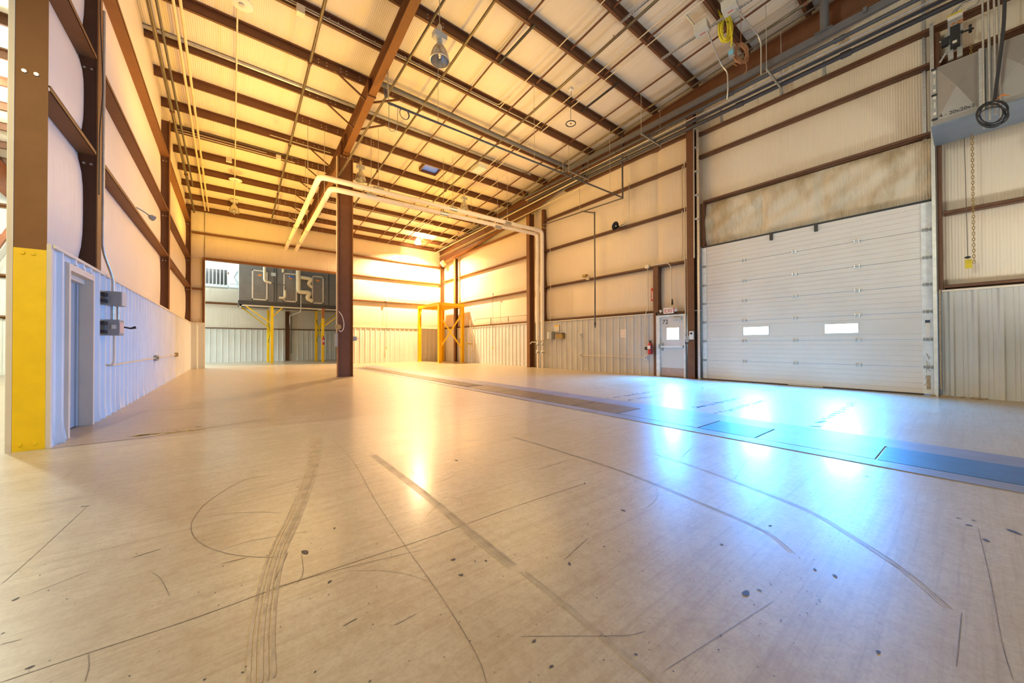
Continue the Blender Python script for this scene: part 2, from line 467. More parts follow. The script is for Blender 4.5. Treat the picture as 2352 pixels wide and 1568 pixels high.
for x, y, r in ((701,1268,.05),(757,1336,.02),(768,1213,.02),(1041,1285,.025),(1059,1320,.024),(1116,1288,.016),(1048,1057,.035),(67,1533,.02),(36,1376,.02),(684,1118,.02),(503,1087,.018),(785,1055,.018),(190,1163,.02),(200,1162,.02),
                (1308,1294,.022),(1432,1172,.03),(1343,1110,.025),(1227,1472,.018),(1267,1530,.016),(1712,1362,.045),(1744,1355,.02),(1350,1204,.014),(1769,1207,.02),(1658,1250,.018),(2017,1497,.02),(2264,1240,.04),(2328,1221,.06),(2225,1206,.03),(2236,1195,.025),(2202,1190,.02),(1991,1094,.03),(1872,1308,.02),(1918,1322,.025),(1388,1255,.014),(1460,1503,.014)):
    p = fl(x, y); blob(ck, p.x, p.y, r*.62, r*.34)
for i in range(2600):
    x, y = rnd.uniform(-2.5, 8), .4+7*rnd.random()**1.6
    blob(ck, x, y, rnd.uniform(.0015, .006), rnd.uniform(.0015, .0035))
tag(dk.build('scratch_marks', 'mark_dark', flo, False), 'dark hairline scratches')
tag(tn.build('tyre_marks', 'mark_tan', flo, False), 'faint tan tyre tracks')
tag(ck.build('paint_chips', 'chip', flo, False), 'small dark chips in the floor coating')
ty = MB()
for i in range(26):
    t = rnd.random(); p = fl(315, 1000.5).lerp(fl(470, 985), t*t); blob(ty, p.x, p.y, rnd.uniform(.03, .09), .012, .0022)
tag(ty.build('tape_remnant', 'tape_yellow', flo, False), 'torn yellow floor tape')

# service trench that runs along the hall
bd = MB().box(4.55, -9, -.01, 4.78, 19.5, .006)
one(bd, 'trench_curb', 'border_strip', 'flat grey border strip along the near side of the floor trench', 'floor strip', 'trench border strips')
bd = MB().box(5.47, -9, -.01, 5.93, 19.5, .006)
one(bd, 'trench_curb', 'border_strip', 'flat grey border strip along the far side of the floor trench', 'floor strip', 'trench border strips')
gr = thing('trench_grating', 'checkered steel grating in the floor trench running toward the yellow frame', 'grating', (5.1,13,0))
MB().box(4.79, 8.05, -.005, 5.3, 18.2, .004).build('pit', 'dark_pit', gr)
g = MB()
n = 0
y = 8.1
while y < 18.15:
    g.box(4.79, y, .004, 5.3, y+.045, .014); y += .12
for i in range(6): g.box(4.79+i*.096, 8.05, .006, 4.82+i*.096, 18.2, .016)
tag(g.build('bars', 'grate', gr), 'rusty tan steel bars')
one(MB().box(5.305, 8.05, -.01, 5.46, 19.4, .007), 'trench_ledge', 'border_strip', 'narrow grey ledge beside the steel grating of the trench', 'floor strip')
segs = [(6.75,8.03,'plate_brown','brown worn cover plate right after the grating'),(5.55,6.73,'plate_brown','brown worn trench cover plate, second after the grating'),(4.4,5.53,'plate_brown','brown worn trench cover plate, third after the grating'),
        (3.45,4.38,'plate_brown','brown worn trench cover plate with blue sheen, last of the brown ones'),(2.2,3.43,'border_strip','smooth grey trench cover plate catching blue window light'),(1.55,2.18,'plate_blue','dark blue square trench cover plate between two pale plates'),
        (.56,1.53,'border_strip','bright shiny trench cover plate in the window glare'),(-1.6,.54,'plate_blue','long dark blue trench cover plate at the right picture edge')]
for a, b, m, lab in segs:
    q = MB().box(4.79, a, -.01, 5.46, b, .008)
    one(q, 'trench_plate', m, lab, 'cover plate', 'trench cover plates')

# ------------------------------------------------------------------ ceiling
ceil = thing('ceiling', 'cream insulated metal roof underside', 'ceiling', (5,10,8), kind='structure')
stops = sorted(PUR)
def roofpt(x, y):
    return (x, y, roof(y)+.235-.045*bulge(y, stops))
sheet(roofpt, lin(XA, 12.0, 30), multi([-11]+stops+[23.0], 8), 'insulation_blanket', 'insulation_roof', ceil)
MB().add([(XA,-11,roof(-11)+.5),(12,-11,roof(-11)+.5),(12,31,roof(31)+.5),(XA,31,roof(31)+.5)], [(0,1,2,3)]).build('roof_deck', 'insulation_roof', ceil)
MB().box(XA, 23.0, 7.0, 12, 31, 7.4).build('lean_to_roof', 'white_panel', ceil)
# roof hatch seen as a small blue square
a, b = onroof(990, 387, -.1)[:2]
wn = thing('window_1', 'small square skylight in the roof showing blue sky', 'skylight', (a, b, roof(b)+.1), kind='structure')
k = MB()
for p, q in (((-.36,-.36),(.36,-.36)), ((.36,-.36),(.36,.36)), ((.36,.36),(-.36,.36)), ((-.36,.36),(-.36,-.36))):
    k.bar((a+p[0], b+p[1], roof(b+p[1])+.13), (a+q[0], b+q[1], roof(b+q[1])+.13), .04, .16)
k.build('window_frame', 'brown_steel', wn)
MB().add([(a-.35,b-.35,roof(b-.35)+.17),(a+.35,b-.35,roof(b-.35)+.17),(a+.35,b+.35,roof(b+.35)+.17),(a-.35,b+.35,roof(b+.35)+.17)], [(0,1,2,3)]).build('window_pane', 'sky_glow', wn)

# ------------------------------------------------------------------ purlins
for i, y in enumerate(PUR):
    z = roof(y); h = .215
    m = MB()
    x0, x1 = XA+.3, 11.5
    m.box(x0, y, z, x1, y+.006, z+h)                       # web
    m.box(x0, y, z, x1, y+.075, z+.006)                    # lower flange
    m.box(x0, y+.069, z, x1, y+.075, z+.025)               # lip
    m.box(x0, y-.07, z+h-.006, x1, y+.006, z+h)            # upper flange
    lab = 'dark brown steel roof purlin nearest the back wall' if i == 0 else 'dark brown steel roof purlin, %s out from the back wall' % ORD[i]
    bt = MB()
    if i < 13:
        for dx in (-1.45,-1.3,-1.1,-.75,-.6,-.25, .12, .55, .7, .95):
            for dz in (.06, .15): bt.lathe((3.1+dx, y-.001, z+dz), [(.013,0),(.013,.008)], 6, (0,-1,0))
    tag(m.build('roof_purlin', 'brown_steel', None, True, [(bt, 'bolt')]), lab, 'purlin', 'roof purlins')
# bridging angles between purlins
for i, x in enumerate((5.62, 7.1, 8.55, 10.05)):
    m = MB(); 
    p, q = Vector((x, PUR[-1], roof(PUR[-1])+.05)), Vector((x, 22.7, roof(22.7)+.05))
    m.bar(p, q, .035, .035)
    one(m, 'bridging_angle', 'brown_steel', 'thin brown bridging bar crossing the purlins, %s row from the centre rafter' % ORD[i], 'bridging bar', 'bridging bars under the roof')

# ------------------------------------------------------------------ rafters
def rafter(name, xc, top, bot, fw, lab, mat='brown_painted', plates=(), dark='brown_steel'):
    """tapered I: web polygon, flanges following it. top/bot: [(y,z)]"""
    r = thing(name, lab, 'rafter', (xc, top[0][0], top[0][1]))
    poly = [(y, z) for y, z in bot]+[(y, z) for y, z in reversed(top)]
    MB().prism(poly, 0, xc-.006, xc+.006).build('web', dark, r)
    m = MB()
    for (a, b), (c, d) in zip(bot, bot[1:]): m.bar((xc, a, b), (xc, c, d), fw, .014)
    m.build('bottom_flange', mat, r)
    m = MB()
    for (a, b), (c, d) in zip(top, top[1:]): m.bar((xc, a, b-.008), (xc, c, d-.008), fw, .014)
    m.build('top_flange', dark, r)
    for y, z0, z1 in plates:
        m = MB().box(xc-fw/2-.01, y-.02, z0, xc+fw/2+.01, y+.02, z1)
        for zz in (z0+.05, z0+.13, z1-.12):
            for xx in (-.07, .07): m.lathe((xc+xx, y-.02, zz), [(.018,0),(.018,.02)], 6, (0,-1,0))
        m.build('splice_plate', dark, r)
    return r
mr = rafter('roof_rafter', 3.1, [(-9, roof(-9)), (22.8, roof(22.8))], [(-9, roof(-9)-.35), (7.2, roof(7.2)-.33), (10.35, roof(10.35)-.46), (13.4, 7.70), (13.75, 7.66), (22.8, 7.22)], .2,
            'brown tapered roof rafter over the free-standing centre column', plates=((10.35, roof(10.35)-.5, roof(10.35)),))
MB().box(3.0, 13.14, 7.7, 3.2, 13.155, 8.33).build('web_stiffener', 'brown_steel', mr); MB().box(3.0, 13.6, 7.66, 3.2, 13.615, 8.28).build('web_stiffener', 'brown_steel', mr)
rr = rafter('roof_rafter', 11.42, [(-9, roof(-9)), (22.75, roof(22.75))], [(-9, roof(-9)-.6), (4.65, 8.47), (9.75, 8.2), (12.4, 7.72), (13.0, 7.5), (13.5, 7.5), (17.7, 7.05), (22.7, 6.6)], .2,
            'brown tapered roof rafter along the top of the door wall', plates=((9.75, 8.05, 8.62),))
# sloping flange braces from rafter to purlins
for i, j in enumerate((1,2,3,4,5,6,8,9)):
    y = PUR[j]
    bz = {1:7.3,2:7.38,3:7.44,4:7.52,5:7.57,6:7.65,8:7.95,9:8.1}[j]+.03
    one(MB().bar((3.02, y-.01, bz), (2.15, y-.01, roof(y)+.05), .04, .04), 'flange_brace', 'brown_steel', 'thin brown brace slanting from centre rafter to left purlin, %s from the back wall' % ORD[i], 'brace', 'rafter flange braces')
for i, j in enumerate((8, 9)):
    y = PUR[j]
    one(MB().bar((3.18, y-.01, (7.98, 8.12)[i]), (4.1, y-.01, roof(y)+.04), .05, .05), 'flange_brace', 'brown_steel', ('thick brown brace right of the centre rafter, nearer the column', 'thick brown brace right of the centre rafter, under the hanging hoses')[i], 'brace', 'rafter flange braces')
for i, (p, q) in enumerate((((1218,472),(1205,452)), ((1118,538),(1108,524)), ((1063,568),(1050,550)))):
    A = at(*p, 0, 11.3); B = at(*q, 0, 11.05)
    one(MB().bar(A, (10.7, A.y, roof(A.y)+.03), .04, .04), 'flange_brace', 'brown_painted', 'short brace from right-hand rafter to purlin, %s from the big corner column' % ORD[i], 'brace', 'rafter flange braces')

# ------------------------------------------------------------------ columns
def icol(name, lab, x0, x1, yc, fw, z0, z1, axis='x', mat='brown_steel', fmat=None, base=True, bolts=None):
    """I column. axis x: web spans x0..x1 at y=yc, flanges at both x ends"""
    r = thing(name, lab, 'column', ((x0+x1)/2, yc, z0), 'steel columns', 'thing')
    MB().box(x0+.012, yc-.005, z0+.02, x1-.012, yc+.005, z1).build('web', mat, r, True, [(bolts, 'bolt')] if bolts else ())
    for x, n in ((x0, 'flange'), (x1-.014, 'flange')):
        MB().box(x, yc-fw/2, z0, x+.014, yc+fw/2, z1).build(n, fmat or mat, r)
    if base: MB().box(x0-.02, yc-fw/2-.01, z0, x1+.02, yc+fw/2+.01, z0+.02).build('base_plate', mat, r)
    return r
cc = thing('steel_column', 'free-standing brown steel column in the middle of the hall', 'column', (3.1,13.4,0), 'steel columns', 'thing')
MB().box(2.87, 13.395, 0, 3.34, 13.41, 7.62).build('web', 'brown_steel', cc)
MB().box(2.86, 13.32, 0, 2.876, 13.5, 7.62).build('flange', 'brown_painted', cc)
MB().box(3.334, 13.32, 0, 3.35, 13.5, 7.62).build('flange', 'brown_painted', cc)
bt = MB()
for x in (2.95,3.05,3.15,3.25): bt.lathe((x, 13.3, 7.62), [(.015,0),(.015,.025)], 6, (0,0,-1))
MB().box(2.84, 13.28, 7.62, 3.38, 13.52, 7.66).build('cap_plate', 'brown_steel', cc, True, [(bt, 'bolt')])
MB().box(2.85, 13.3, 0, 3.36, 13.52, .02).build('base_plate', 'brown_steel', cc)
# conduit, reel and clip on that column
cd = one(MB().tube([(2.83,13.36,1.5),(2.83,13.36,7.6)], .018, 8), 'column_conduit', 'pale_conduit', 'pale vertical conduit up the left edge of the centre column', 'conduit')
hk = thing('cord_reel', 'small tan cord reel with a loop of cord on the centre column', 'cord reel', (2.83,13.28,1.6))
MB().lathe((2.86,13.3,1.72), [(.09,0),(.09,.05)], 16, (0,-1,0)).build('drum', 'bronze_box', hk)
pts = [(2.87,13.24,2.25)]+[(2.98,13.24,2.1),(3.04,13.24,1.85),(3.02,13.24,1.65),(2.95,13.24,1.55),(2.87,13.24,1.6)]
MB().tube(bend(pts, .12), .012, 6).build('cord', 'white_plastic', hk)
sw = thing('switch_box', 'small grey switch box clipped to the right edge of the centre column', 'switch', (3.4,13.35,1.3))
MB().box(3.35, 13.3, 1.25, 3.47, 13.4, 1.4).build('body', 'box_grey', sw); MB().box(3.47, 13.32, 1.31, 3.55, 13.36, 1.34).build('lever', 'bolt', sw)
one(MB().box(2.78, 13.33, 1.05, 2.862, 13.39, 1.5), 'disconnect_box', 'box_grey', 'slim grey disconnect at the left edge of the centre column', 'disconnect')
# left wall columns
for i, (ya, lab) in enumerate(((7.92, 'brown wall column above the side door on the partition wall'), (15.48, 'brown wall column halfway down the partition wall'), (22.85, 'brown column in the back left corner'))):
    bt = MB()
    for z in (3.93, 5.33, 7.05):
        for xx in (-1.70, -1.63):
            bt.lathe((xx, ya-.004, z-.17), [(.016,0),(.016,.014)], 8, (0,-1,0))
    r = icol('steel_column', lab, IL-.02, XL+.012, ya, .2, WZ, roof(ya)-.01, 'x', 'brown_steel', 'brown_painted', False, bt)
# wall end column with yellow paint
ec = thing('steel_column', 'brown column with yellow painted lower part at the open end of the partition wall', 'column', (-1.68,6.13,0), 'steel columns', 'thing')
bt = MB()
for x, z in ((-1.73,4.0),(-1.65,4.0)): bt.lathe((x,6.118,z), [(.018,0),(.018,.012)], 10, (0,-1,0))
MB().box(-1.79, 6.118, 2.13, -1.573, 6.13, roof(6.13)-.01).build('flange', 'brown_painted', ec, True, [(bt, 'bolt')])
bt = MB().box(-1.79, 6.112, 0, -1.573, 6.13, 2.13)
for x, z in ((-1.73,2.08),(-1.66,2.08),(-1.74,.07),(-1.64,.07)): bt.lathe((x,6.112,z), [(.02,0),(.016,.014)], 10, (0,-1,0))
tag(bt.build('painted_guard', 'yellow_paint', ec), 'bright yellow lower face')
MB().box(-1.69, 6.13, 0, -1.68, 6.30, roof(6.2)-.01).build('web', 'brown_steel', ec)

# ------------------------------------------------------------------ left wall
wl = thing('wall_left', 'long partition wall with white ribbed wainscot and cream insulation', 'wall', (-1.7,14,0), kind='structure')
zst = [WZ-.05, 3.9, 5.3, 7.02, 9.3]
yst = [YW+.02, 7.92, 15.48, 22.85]
def lw(y, z):
    z2 = min(z, roof(y)+.22)
    return (IL+.10*bulge(z, zst)*min(1, 1.6*bulge(y, yst)) , y, z2)
sheet(lw, multi(yst, 26), multi(zst, 10), 'insulation_blanket', 'insulation_x', wl)
MB().box(IL-.08, YW, 0, IL-.05, 23.0, 9.3-.9).build('core', 'white_panel', wl)
MB().add([(IL-.08,YW,8.3),(IL-.05,YW,8.3),(IL-.05,YW,roof(YW)+.3),(IL-.08,YW,roof(YW)+.3),(IL-.08,23,7.5),(IL-.05,23,7.5),(IL-.05,23,7.6),(IL-.08,23,7.6)], [(0,1,2,3),(4,7,6,5),(0,3,7,4),(1,5,6,2),(3,2,6,7),(0,4,5,1)]).build('core_top', 'white_panel', wl)
DY0, DY1, DZ = 6.60, 7.58, 2.06         # side door opening
ribbed(1, XL-.0, 6.16, DY0, 0, WZ-.03, 1, .305, .036, .02).build('wainscot', 'white_panel', wl)
ribbed(1, XL-.0, DY1+.03, 22.78, 0.0, WZ-.03, 1, .305, .036, .012).build('wainscot', 'white_panel', wl)
ribbed(1, XL-.0, DY0, DY1+.03, DZ+.04, WZ-.03, 1, .305, .036).build('wainscot', 'white_panel', wl)
MB().box(IL, 6.14, WZ-.035, XL+.045, 22.78, WZ).build('cap_trim', 'cream_trim', wl)
MB().box(-1.572, 6.112, 0, XL+.02, 6.17, WZ).build('corner_trim', 'cream_trim', wl)
MB().box(-1.83, 6.112, 0, -1.792, 6.32, roof(6.2)).build('end_trim', 'cream_trim', wl)
# girts
def girt_y(x_in, x_out, y0, y1, z, lab, group, mat='brown_painted'):
    s = 1 if x_in > x_out else -1
    m = MB()
    m.box(x_in, y0, z-.065, x_out, y1, z-.059)
    m.box(x_in, y0, z-.065, x_in-s*.006, y1, z)
    m.box(x_out, y0, z-.13, x_out+s*.006, y1, z-.06)
    m.box(x_in-s*.02, y0, z-.006, x_in, y1, z)
    return one(m, 'wall_girt', mat, lab, 'girt', group)
def girt_x(y_in, y_out, x0, x1, z, lab, group, mat='brown_painted'):
    m = MB()
    m.box(x0, y_in, z-.065, x1, y_out, z-.059)
    m.box(x0, y_in, z-.065, x1, y_in+.006, z)
    m.box(x0, y_out-.006, z-.13, x1, y_out, z-.06)
    m.box(x0, y_in, z-.006, x1, y_in+.02, z)
    return one(m, 'wall_girt', mat, lab, 'girt', group)
lv = ('lowest', 'middle', 'top')
for ya, yb, w in ((6.14, 7.81, 'short bay above the side door'), (8.03, 15.37, 'long bay beyond the side door'), (15.59, 22.74, 'bay by the back corner')):
    for k, z in enumerate((3.93, 5.33, 7.05)):
        girt_y(XL, IL-.03, ya, yb, z, 'brown girt of the partition wall, %s one in the %s' % (lv[k], w), 'partition wall girts')
# side door
d3 = thing('door_3', 'grey blue side door recessed in the partition wall', 'door', (-1.6,7.1,0), kind='structure')
m = MB()
for a, b in ((DY0, DY0+.055), (DY1-.03, DY1+.03)): m.box(XL-.16, a, 0, XL+.035, b, DZ-.05)
m.box(XL-.16, DY0, DZ-.05, XL+.035, DY1+.03, DZ+.03)
m.box(XL-.12, DY0+.055, DZ-.11, XL-.05, DY1-.03, DZ-.05)
m.build('door_frame', 'cream_trim', d3)
MB().box(XL-.165, DY0+.055, .01, XL-.12, DY1-.03, DZ-.05).build('leaf', 'blue_grey_door', d3)
m = MB(); m.box(XL-.12, DY1-.30, .01, XL-.112, DY1-.28, DZ-.06); m.box(XL-.12, DY1-.1, .01, XL-.10, DY1-.04, DZ-.06); m.build('stop_strip', 'blue_grey_door', d3)
MB().box(XL-.12, DY0+.06, 0, XL-.115, DY0+.085, DZ-.05).build('edge_gap', 'black', d3)
m = MB().lathe((XL-.1, DY0+.13, .98), [(.03,0),(.03,.02),(.012,.03),(.012,.05),(.028,.06),(.02,.085)], 12, (1,0,0)); m.build('door_knob', 'galvanised', d3)
# electrical boxes on the left wall
XS = XL+.03
def wbox(name, lab, cat, y0, y1, z0, z1, dep, mat, grp=None):
    t = thing(name, lab, cat, (XS, (y0+y1)/2, z0), grp)
    MB().box(XS+.02, y0, z0, XS+.02+dep, y1, z1).build('enclosure', mat, t)
    for z in (z0+.05, z1-.06): MB().box(XS, y0-.16, z-.025, XS+.05, y0-.001, z+.025).build('mounting_strut', 'black', t)
    return t
t = wbox('transformer_box', 'upper grey electrical box on the partition wall ribbed panel', 'electrical box', 8.03, 8.33, 1.72, 1.93, .17, 'box_grey')
MB().box(XS+.19, 8.03, 1.72, XS+.2, 8.33, 1.93).build('cover', 'light_box', t)
t = wbox('disconnect_switch', 'lower grey disconnect switch with black lever on the partition wall', 'electrical box', 8.03, 8.33, 1.26, 1.5, .15, 'box_grey')
MB().box(XS+.17, 8.04, 1.3, XS+.176, 8.3, 1.46).build('warning_label', 'pink_notice', t)
MB().box(XS+.09, 8.024, 1.36, XS+.14, 8.031, 1.42).build('side_label', 'paper', t)
MB().tube([(XS+.16,8.33,1.4),(XS+.24,8.36,1.38),(XS+.30,8.36,1.40)], [.012,.014,.022], 8).build('lever', 'black', t)
pth = bend([(XL+.012,8.09,6.2),(XL+.012,8.09,2.55),(XL+.10,8.22,2.15),(XL+.10,8.22,1.93)], .15)
one(MB().tube(pth, .02, 10), 'wall_conduit', 'conduit_metal', 'tall conduit dropping from the partition wall column into the upper electrical box', 'conduit')
one(MB().tube([(XL+.10,8.2,1.72),(XL+.10,8.2,1.5)], .024, 10), 'conduit_nipple', 'galvanised', 'silver nipple joining the two boxes of the partition wall, near one', 'conduit')
one(MB().tube([(XL+.14,8.3,1.72),(XL+.14,8.3,1.5)], .018, 10), 'conduit_nipple', 'conduit_metal', 'grey nipple joining the two boxes of the partition wall, far one', 'conduit')
one(MB().tube(bend([(XL+.1,8.3,1.26),(XL+.1,8.3,.86),(XL+.06,8.38,.79),(XL+.06,16.75,.79)], .08), .013, 8), 'wall_conduit', 'pale_conduit', 'thin conduit running low along the partition wall to two outlets', 'conduit')
for y, lab in ((12.6, 'dark outlet box on the low conduit of the partition wall'), (16.8, 'tan outlet box ending the low conduit of the partition wall')):
    t = thing('outlet_box', lab, 'outlet', (XS,y,.72), 'partition wall outlets')
    MB().box(XS, y-.14, .72, XS+.07, y+.14, .86).build('body', 'box_grey' if y < 14 else 'bronze_box', t)
    m = MB()
    for dy in (-.06,.06): m.lathe((XS+.07,y+dy,.79), [(.035,0),(.035,.004)], 12, (1,0,0))
    m.build('socket', 'ink', t)
t = thing('emergency_light', 'small grey lamp head on the lowest partition wall girt', 'lamp', (XL,10.7,3.9))
MB().lathe((XL+.16,10.75,3.87), [(.02,0),(.055,.04),(.06,.1)], 12, (.6,.5,-.3)).build('head', 'box_grey', t)
MB().tube([(XL+.0,10.6,3.96),(XL+.08,10.68,3.93),(XL+.16,10.75,3.88)], .012, 6).build('arm', 'box_grey', t)
one(MB().tube(bend([(XL+.03,7.8,6.4),(XL+.03,7.8,5.9),(XL+.06,7.83,4.9),(XL+.03,7.8,4.2),(XL+.03,7.8,3.3)], .2), .006, 6), 'loose_cable', 'black', 'thin black cable hanging beside the conduit on the partition wall column', 'cable')

# ------------------------------------------------------------------ back wall with opening
OX0, OX1, OZ = -1.04, 5.3, 5.26
wb = thing('wall_back', 'back wall with cream insulation above a wide opening', 'wall', (6,22.9,0), kind='structure')
zb = [WZ-.05, 3.82, 5.3, 6.52, 7.85]
def bw(x, z): return (x, IB-.09*bulge(z, zb)*min(1, 3*bulge(x, [IL, OX0, OX1, 11.9])) , z)
sheet(bw, lin(OX1, 11.85, 30), multi(zb, 10), 'insulation_blanket', 'insulation_x', wb)
sheet(bw, lin(IL, OX0, 6), multi(zb, 10), 'insulation_blanket', 'insulation_x', wb)
zb2 = [5.3, 6.52, 7.85]
sheet(lambda x, z: (x, IB-.09*bulge(z, zb2), z), lin(OX0, OX1, 24), multi(zb2, 10), 'insulation_blanket', 'insulation_x', wb)
m = MB(); m.box(OX1, IB+.03, 0, 12, IB+.06, 7.9); m.box(IL-.08, IB+.03, 0, OX0, IB+.06, 7.9); m.box(OX0, IB+.03, OZ, OX1, IB+.06, 7.9); m.build('core', 'white_panel', wb)
ribbed(0, YB+.03, OX1, 11.62, 0, WZ-.03, -1).build('wainscot', 'white_panel', wb)
ribbed(0, YB+.03, XL, OX0, 0, WZ-.03, -1).build('wainscot', 'white_panel', wb)
m = MB(); m.box(OX1, YB-.02, WZ-.035, 11.62, IB, WZ); m.box(XL, YB-.02, WZ-.035, OX0, IB, WZ); m.build('cap_trim', 'cream_trim', wb)
tr = thing('trim_1', 'brown steel framing around the back wall opening', 'opening trim', (2,22.8,0), kind='structure')
MB().box(OX0-.08, YB-.01, WZ, OX0, IB+.03, OZ).build('jamb', 'brown_steel', tr)
MB().box(OX0, YB-.005, 0, OX0+.012, IB+.06, OZ).build('jamb_edge', 'cream_trim', tr)
MB().box(OX1, YB-.01, 0, OX1+.08, IB+.05, OZ).build('jamb', 'brown_steel', tr)
MB().box(OX0-.08, YB-.01, OZ, OX1+.08, IB+.03, OZ+.1).build('lintel', 'brown_painted', tr)
for k, (z, n) in enumerate(((6.55, 'upper'),)):
    girt_x(YB, IB+.02, -1.5, 11.5, z, 'brown upper girt running the full back wall', 'back wall girts')
girt_x(YB, IB+.02, OX1+.08, 11.5, 5.36, 'brown second girt of the back wall, right of the centre column', 'back wall girts')
girt_x(YB, IB+.02, OX1+.08, 11.5, 3.86, 'brown third girt of the back wall, behind the yellow frame', 'back wall girts')
girt_x(YB, IB+.02, -1.5, OX0-.08, 3.86, 'short brown girt in the narrow back wall strip by the left corner', 'back wall girts')
# corner column back right
icol('steel_column', 'slim brown column in the far right corner behind the yellow frame', 11.52, 11.8, 22.86, .16, WZ, 6.7, 'x', 'brown_steel', 'brown_painted', False)
# pull cords with plugs
def pull_cord(x, y, z1, z0, lab):
    t = thing('pendant_outlet', lab, 'drop cord', (x, y, z0), 'drop cords')
    MB().box(x-.05, y-.05, z1, x+.05, y+.05, z1+.12).build('junction_box', 'white_plastic', t)
    MB().tube([(x,y,z1),(x+.01,y,(z0+z1)/2),(x,y,z0+.1)], .008, 6).build('cord', 'dark_pipe', t)
    MB().lathe((x,y,z0), [(.03,0),(.035,.05),(.02,.12)], 10).build('plug', 'dull_yellow', t)
pull_cord(7.69, 22.68, 3.88, .85, 'drop cord with yellow plug on the bright back wall')
pull_cord(11.55, 16.5, 3.86, .85, 'drop cord with yellow plug on the door wall beside the yellow frame')
t = thing('flood_light', 'angled tan flood light high in the far right corner', 'lamp', (11.4,22.0,6.5))
MB().obox((11.3,22.0,6.62), (.12,.03,-.12), (.02,.14,.02), (.1,0,.1)).build('housing', 'cream_wrap', t)
MB().tube([(11.5,22.2,6.95),(11.4,22.1,6.75)], .02, 6).build('arm', 'brown_steel', t)

# ------------------------------------------------------------------ room behind the opening
wf = thing('wall_far', 'far wall of the room behind the opening', 'wall', (2,29.9,0), kind='structure')
MB().box(XA, 29.98, 0, 13, 30.1, 7.2).build('upper_panel', 'insulation_x', wf)
ribbed(0, 29.93, -5, 9, 0, WZ-.03, -1, .305).build('wainscot', 'white_panel', wf)
m = MB(); m.box(-5, 29.86, WZ, 9, 29.9, WZ+.06); m.build('cap_trim', 'brown_steel', wf)
girt_x(29.78, 29.98, -5, 9, 3.9, 'dark girt on the far wall behind the opening, under the air handler', 'far room girts')
girt_x(29.78, 29.98, -5, 9, 5.9, 'dark girt on the far wall behind the opening, above the louver', 'far room girts')
icol('steel_column', 'brown column on the far wall between the air handler legs', 2.98, 3.22, 29.8, .2, 0, 6.9)
sr = one(MB().tube([(3.32,29.6,.5),(3.32,29.6,3.3)], .03, 8), 'riser_pipe', 'dark_pipe', 'dark riser pipe beside the far wall column', 'pipe')
ul = thing('air_handler', 'large dark air handler on yellow legs behind the back wall opening', 'air handler', (3.5,26.8,3.5))
MB().box(.32, 26.0, 3.72, 8.3, 28.2, 5.95).build('cabinet', 'unit_dark', ul)
MB().box(.28, 25.96, 3.5, 8.3, 28.25, 3.72).build('base_rail', 'unit_black', ul)
m = MB(); 
for x in (2.0, 2.12, 3.3, 5.0): m.box(x, 25.985, 3.75, x+.05, 26.0, 5.9)
m.build('seam', 'unit_black', ul)
for a, b in ((.98, 1.62), (2.55, 3.15), (4.1, 4.65)):
    p = MB().box(a, 25.96, 3.85, b, 26.0, 5.5).build('access_panel', 'speckle_panel', ul)
    q = MB(); q.box(a-.06,25.95,3.79,b+.06,26.0,3.85); q.box(a-.06,25.95,5.5,b+.06,26.0,5.56); q.box(a-.06,25.95,3.79,a,26.0,5.56); q.box(b,25.95,3.79,b+.06,26.0,5.56)
    q.build('panel_frame', 'cream_trim', p)
    MB().box((a+b)/2-.08, 25.955, 5.22, (a+b)/2+.09, 25.96, 5.32).build('orange_label', 'orange', p)
MB().box(2.72, 25.94, 5.3, 3.02, 25.95, 5.42).build('maker_plate', 'blue_label', ul)
MB().lathe((2.79,25.94,5.36), [(.03,0),(.03,.004)], 12, (0,-1,0)).build('maker_mark', 'white_plastic', ul)
MB().box(1.86, 25.97, 5.3, 2.1, 26.0, 5.5).build('grey_label', 'light_box', ul)
st = thing('equipment_stand', 'yellow steel stand with braces carrying the air handler', 'stand', (3.3,27,0))
for x, y in ((1.92,26.05),(1.88,28.4),(4.68,26.0),(4.62,28.0)):
    lg = MB().box(x-.07, y-.07, .02, x+.07, y+.07, 3.48).build('leg', 'yellow_paint', st)
    MB().box(x-.14, y-.12, 0, x+.14, y+.12, .02).build('foot_plate', 'dull_yellow', lg)
for p, q in (((1.9,26.05,2.4),(.55,26.05,3.48)), ((1.88,28.4,2.3),(.5,28.3,3.48)), ((1.92,26.05,2.8),(2.5,26.1,3.48)), ((4.7,26.0,2.3),(6.1,26.0,3.48)), ((4.62,28,2.2),(6.0,28,3.48)),
             ((1.9,26.1,2.5),(1.88,28.3,1.3)), ((1.9,26.1,1.3),(1.88,28.3,2.7)), ((4.68,26.05,1.3),(4.62,28,2.9)), ((4.68,26.05,2.9),(4.62,28,1.3)), ((4.68,26.0,3.2),(4.62,27.6,3.45))):
    MB().bar(p, q, .06, .06).build('brace', 'yellow_paint' if abs(p[1]-q[1]) < 1 else 'dull_yellow', st)
m = MB(); m.box(.35,26.0,3.4,6.2,26.1,3.48); m.box(.35,28.3,3.4,6.2,28.4,3.48); m.box(.35,26,3.4,.45,28.4,3.48); m.box(1.86,26,3.4,1.96,28.4,3.48); m.box(4.62,26,3.4,4.74,28.4,3.48)
m.build('top_frame', 'cream_trim', st)
t = thing('fire_extinguisher', 'red fire extinguisher strapped to a far yellow leg', 'fire extinguisher', (4.68,25.88,1.1), 'fire extinguishers')
MB().lathe((4.68,25.86,1.12), [(.02,0),(.075,.02),(.075,.42),(.03,.5)], 14).build('cylinder', 'red', t)
MB().box(4.63, 25.78, 1.3, 4.73, 25.79, 1.42).build('label_band', 'white_plastic', t); MB().tube([(4.68,25.86,1.6),(4.68,25.8,1.7)], .02, 6).build('valve', 'black', t)
